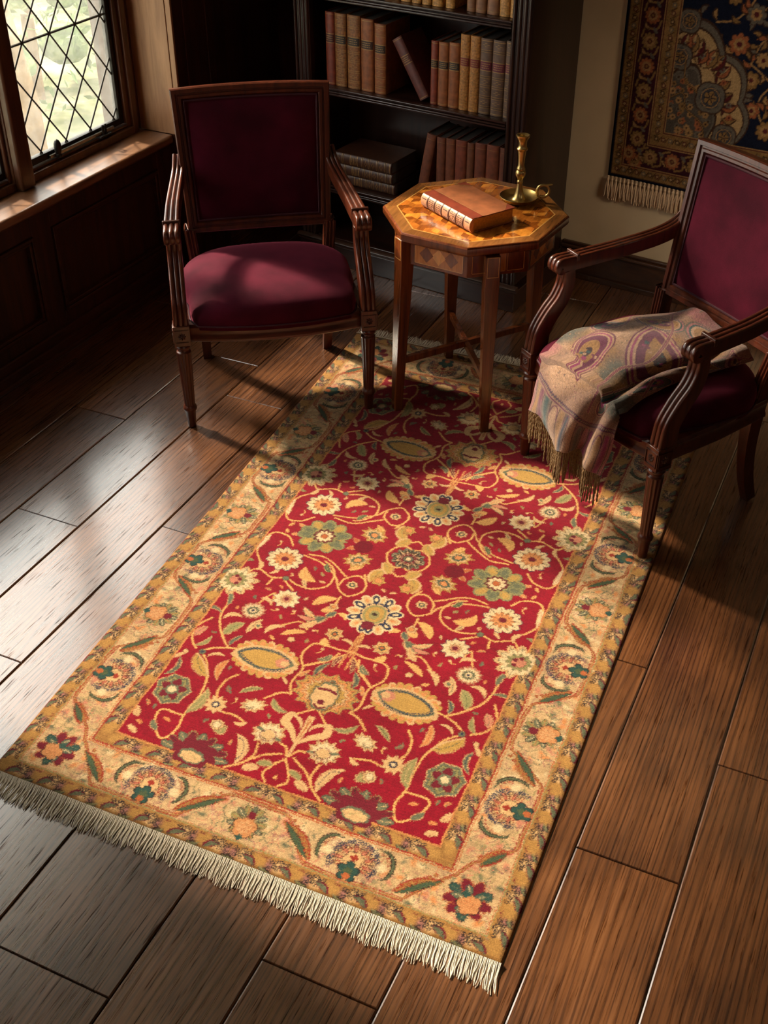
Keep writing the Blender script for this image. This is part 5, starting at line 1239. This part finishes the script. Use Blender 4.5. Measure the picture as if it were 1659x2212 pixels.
def make_shawl():
    ctl=np.array(ROWS); nr,ncl,_=ctl.shape
    def resample(A,n):       # catmull along axis 0
        K=[np.array(A[i]) for i in range(len(A))]; out=catmull(K,12); out=np.array(out); t=np.linspace(0,len(out)-1,n); i=np.minimum(t.astype(int),len(out)-2); f=(t-i).reshape(-1,*([1]*(out.ndim-1))); return out[i]*(1-f)+out[i+1]*f
    nv,nu=260,190
    A=resample(ctl,nv); A=resample(A.transpose(1,0,2),nu).transpose(1,0,2)     # nv x nu x 3
    s=np.linspace(0,1,nu)[None]; t=np.linspace(0,1,nv)[:,None]
    # soft secondary folds
    dn=.0035*np.sin(s*19+t*5)*np.clip((t-.45)*3,0,1)+.002*np.sin(s*11-t*23)+.0012*np.sin(s*40+t*31)
    du=np.gradient(A,axis=1); dv=np.gradient(A,axis=0); nrm=np.cross(du,dv); nrm/=np.linalg.norm(nrm,axis=2,keepdims=True)+1e-9
    if nrm[20,90,2]<0: nrm=-nrm
    A=A+nrm*dn[...,None]
    # never let the cloth enter the cushion
    for j in range(nv):
        for i in range(nu):
            x,y,z=A[j,i]
            if y>-.03:
                zz=seat_z(x,max(y,-.03))+.006
                if z<zz: A[j,i,2]=zz
            elif z>.30 and y>-.056: A[j,i,1]=-.056
    img=shawl_image(); img=mottle(img,.08,5,((4,.7),(40,.6)))
    L=np.r_[0,np.cumsum(np.linalg.norm(np.diff(A[:,nu//2],axis=0),axis=1))]; L=L[-1]-L
    col=sample(img,np.broadcast_to(20+s*560,(nv,nu)),np.broadcast_to((L*1000*1.25)[:,None],(nv,nu)))
    g=np.random.default_rng(4); col=np.clip(col*(1+.16*g.standard_normal((nv,nu,1))),.004,1)
    root=empty('shawl'); root.parent=None; root.location=CH_R.location; root.rotation_euler=CH_R.rotation_euler
    tag(root,'paisley shawl with gold tassel fringe draped over the right armchair seat','shawl')
    o=grid_mesh('cloth',A,col,vcol('woven_paisley',noise=.3,nscale=420,bump=.6,sheen=.25,spec=.1),root)
    m=o.modifiers.new('thick','SOLIDIFY'); m.thickness=.004; m.offset=-1
    q=MB(); n=62; gg=np.random.default_rng(8)
    for k in range(n):
        i=int((k+.5)/n*(nu-1)); p=A[-1,i]; ln=.098+.016*gg.uniform(-1,1); dx=gg.uniform(-.006,.006)+.005*math.sin(k*.9); dy=gg.uniform(-.004,.004)
        for ph in (0,PI):
            pts=[]; 
            for j in range(10):
                t=j/9; tw=ph+t*16+k; rr=.0016
                pts.append((p[0]+dx*t*t+rr*math.cos(tw),p[1]-.001+dy*t+rr*math.sin(tw),p[2]+.002-ln*t))
            q.tube(pts,[.0017]*9+[.0009],5)
    q.build('fringe',plain('gold_tassels',srgb(124,98,64),.75,0,.3,200,sheen=.2),root,smooth=60)
make_shawl()
# ------------------------------------------------------------------ garden outside
def foliage(name,dark,mid,light,emit=.0,sc=7.0):
    m,nt,b=newmat(name); tc=N(nt,'ShaderNodeTexCoord'); n=N(nt,'ShaderNodeTexNoise'); setin(n,Scale=sc,Detail=4.0,Roughness=.6); nt.links.new(tc.outputs['Object'],n.inputs['Vector'])
    r=ramp(nt,[(.3,dark),(.5,mid),(.68,light)]); nt.links.new(n.outputs[0],r.inputs[0]); nt.links.new(r.outputs[0],b.inputs['Base Color']); setin(b,Roughness=.9); b.inputs['Specular IOR Level'].default_value=.1
    return m
LEAF1=foliage('hedge_leaves',srgb(66,86,50),srgb(108,130,82),srgb(164,176,128))
LEAF2=foliage('shrub_leaves',srgb(52,72,44),srgb(90,112,70),srgb(146,160,112),sc=9.0)
LAWN=foliage('sunlit_grass',srgb(84,98,62),srgb(122,124,90),srgb(172,162,130),sc=3.0)
BARK=foliage('bark',srgb(84,66,48),srgb(124,98,66),srgb(156,128,92),sc=5.0)
GZ=-.55
m=mbL(); m.box(-14,-.75,-9,16,GZ-.1,GZ); o=m.build('ground_outside',LAWN,smooth=0); struct(o,'bright lawn outside'); 
def shrub(name,label,dep,s,r,h,mat,seed):
    g=np.random.default_rng(seed); q=MB(); root=empty(name,tuple(PW+VL*s-NL*dep+Vector((0,0,GZ)))); tag(root,label,'shrub',None)
    for k in range(46):
        a=g.uniform(0,6.28); hh=g.uniform(.08,1)**.8; rr=r*(1-.45*hh)*math.sqrt(g.uniform(.2,1)); cx,cy,cz=rr*math.cos(a),rr*math.sin(a),hh*h; s0=g.uniform(.10,.22)*r*1.6
        rings=[]; 
        for j in range(1,6):
            th=PI*j/6; rings.append([(cx+s0*math.sin(th)*math.cos(p)*(1+.25*math.sin(3*p+k)),cy+s0*math.sin(th)*math.sin(p)*(1+.25*math.cos(2*p+k)),cz-s0*math.cos(th)*.8) for p in [2*PI*i/9 for i in range(9)]])
        q.loft(rings)
    # plus loose leaves
    for k in range(900):
        a=g.uniform(0,6.28); hh=g.uniform(.02,1.05); rr=r*(1.15-.45*hh)*g.uniform(.75,1.1); p=np.array((rr*math.cos(a),rr*math.sin(a),hh*h)); d1=g.standard_normal(3); d1/=np.linalg.norm(d1); d2=np.cross(d1,g.standard_normal(3)); d2/=np.linalg.norm(d2); l=g.uniform(.03,.06)
        q.add([tuple(p-d1*l),tuple(p+d2*l*.4),tuple(p+d1*l),tuple(p-d2*l*.4)],[(0,1,2,3)])
    q.build('foliage',mat,root,smooth=60)
    t=MB(); t.tube([(0,0,0),(.02,.01,h*.4),(-.02,.03,h*.8)],[.05,.04,.02],8); t.build('stem',BARK,root)
    return root
for lab,dep,sx,r,h,mt,sd in [('pale green shrub outside, behind the left half of the leaded panes',3.3,3.95,.62,1.9,LEAF1,1),('darker green shrub outside, behind the right half of the leaded panes',3.9,5.75,.66,2.1,LEAF2,2),
  ('broad shrub farther back in the garden behind the tree trunk',5.9,6.9,.95,2.8,LEAF2,4),('farthest pale shrub glimpsed at the right edge of the panes',6.0,9.0,.95,2.8,LEAF1,7)]:
    shrub('shrub',lab,dep,sx,r,h,mt,sd)
tr_=empty('tree',tuple(PW+VL*2.60-NL*2.15+Vector((0,0,GZ)))); tag(tr_,'pale leaning tree trunk in the garden seen through the leaded window','tree')
q=MB(); q.tube([(0,0,-.05),(.02,.02,.5),(-.03,-.06,1.2),(.0,-.2,2.0),(.05,-.3,3.2)],[.09,.06,.05,.045,.04],12); q.tube([(-.03,-.06,1.15),(-.1,.25,1.6),(-.15,.5,2.3)],[.06,.045,.03],10); q.build('trunk',BARK,tr_)

# ------------------------------------------------------------------ light
SUN_AZ,SUN_EL=R(-14.5),R(38)
d=Vector((math.cos(SUN_AZ)*math.cos(SUN_EL),math.sin(SUN_AZ)*math.cos(SUN_EL),-math.sin(SUN_EL)))
sl=bpy.data.lights.new('sun','SUN'); sl.energy=11.6; sl.angle=R(4.6); sl.color=(1.0,.85,.67); so=bpy.data.objects.new('sun',sl); COL.objects.link(so); so.rotation_euler=d.to_track_quat('-Z','Y').to_euler(); so.location=(-6,4,5)
def area(name,loc,direction,sx,sy,energy,color):
    l=bpy.data.lights.new(name,'AREA'); l.shape='RECTANGLE'; l.size=sx; l.size_y=sy; l.energy=energy; l.color=color
    o=bpy.data.objects.new(name,l); COL.objects.link(o); o.location=loc; o.rotation_euler=Vector(direction).to_track_quat('-Z','Y').to_euler(); return o
for a_,b_ in ((.455,.985),(-.98,.344),(-2.41,-1.78)):     # sky portals in the window openings
    p=PW+VL*((a_+b_)/2)-NL*.22+Vector((0,0,1.68)); o=area('window_portal',tuple(p),tuple(NL),b_-a_+.05,2.2,10,(1,1,1)); o.data.cycles.is_portal=True
# added fill lamp standing in for bounce from the unseen room
area('room_fill',(1.2,-.6,2.6),(-.62,.62,-.6),2.2,1.6,6,(1.0,.84,.66))
def shaft(loc,aim,cone,e,soft=.10):  # added spots outside the window, brightening the chairs and table
    sp=bpy.data.lights.new('window_shaft','SPOT'); sp.energy=e; sp.spot_size=R(cone); sp.spot_blend=.85; sp.shadow_soft_size=soft; sp.color=(1,.84,.64)
    o=bpy.data.objects.new('window_shaft',sp); COL.objects.link(o); o.location=loc; o.rotation_euler=(Vector(aim)-Vector(loc)).to_track_quat('-Z','Y').to_euler()
shaft((-3.2,3.52,2.32),(.06,2.95,.56),12,1100)
shaft((-3.3,3.52,2.50),(-1.04,3.33,.62),19,330)
shaft((-3.5,3.48,2.05),(-1.62,2.98,.20),22,300)
WORLD=5.0
sp=bpy.data.lights.new('wall_fill','SPOT'); sp.energy=85; sp.spot_size=R(50); sp.spot_blend=1; sp.shadow_soft_size=.35; sp.color=(1,.86,.66); so2=bpy.data.objects.new('wall_fill',sp); COL.objects.link(so2); so2.location=(1.25,3.0,1.7); so2.rotation_euler=(Vector((-.28,4.26,.45))-Vector((1.25,3.0,1.7))).to_track_quat('-Z','Y').to_euler()  # added spot inside the room, lifts the back wall
w=bpy.data.worlds.new('world'); SC.world=w; w.use_nodes=True; bg=w.node_tree.nodes['Background']; bg.inputs[0].default_value=(1.0,.965,.93,1); bg.inputs[1].default_value=WORLD

# ------------------------------------------------------------------ camera
cam=bpy.data.cameras.new('camera'); co=bpy.data.objects.new('camera',cam); COL.objects.link(co); SC.camera=co
cam.sensor_fit='VERTICAL'; cam.sensor_height=24; cam.lens=24*2531/2212; cam.clip_start=.05; cam.clip_end=100
co.location=(0,0,2.05); co.rotation_euler=(R(90-36.43),0,R(22.43))
SC.view_settings.view_transform='Standard'; SC.view_settings.look='None'; SC.view_settings.exposure=0; SC.view_settings.gamma=1
try:
    SC.cycles.use_denoising=True; SC.cycles.max_bounces=5; SC.cycles.diffuse_bounces=3; SC.cycles.glossy_bounces=3; SC.cycles.use_adaptive_sampling=True; SC.cycles.adaptive_threshold=.08; SC.cycles.adaptive_min_samples=16; SC.cycles.transparent_max_bounces=12; SC.cycles.sample_clamp_indirect=4; SC.cycles.caustics_reflective=False; SC.cycles.caustics_refractive=False
except Exception: pass
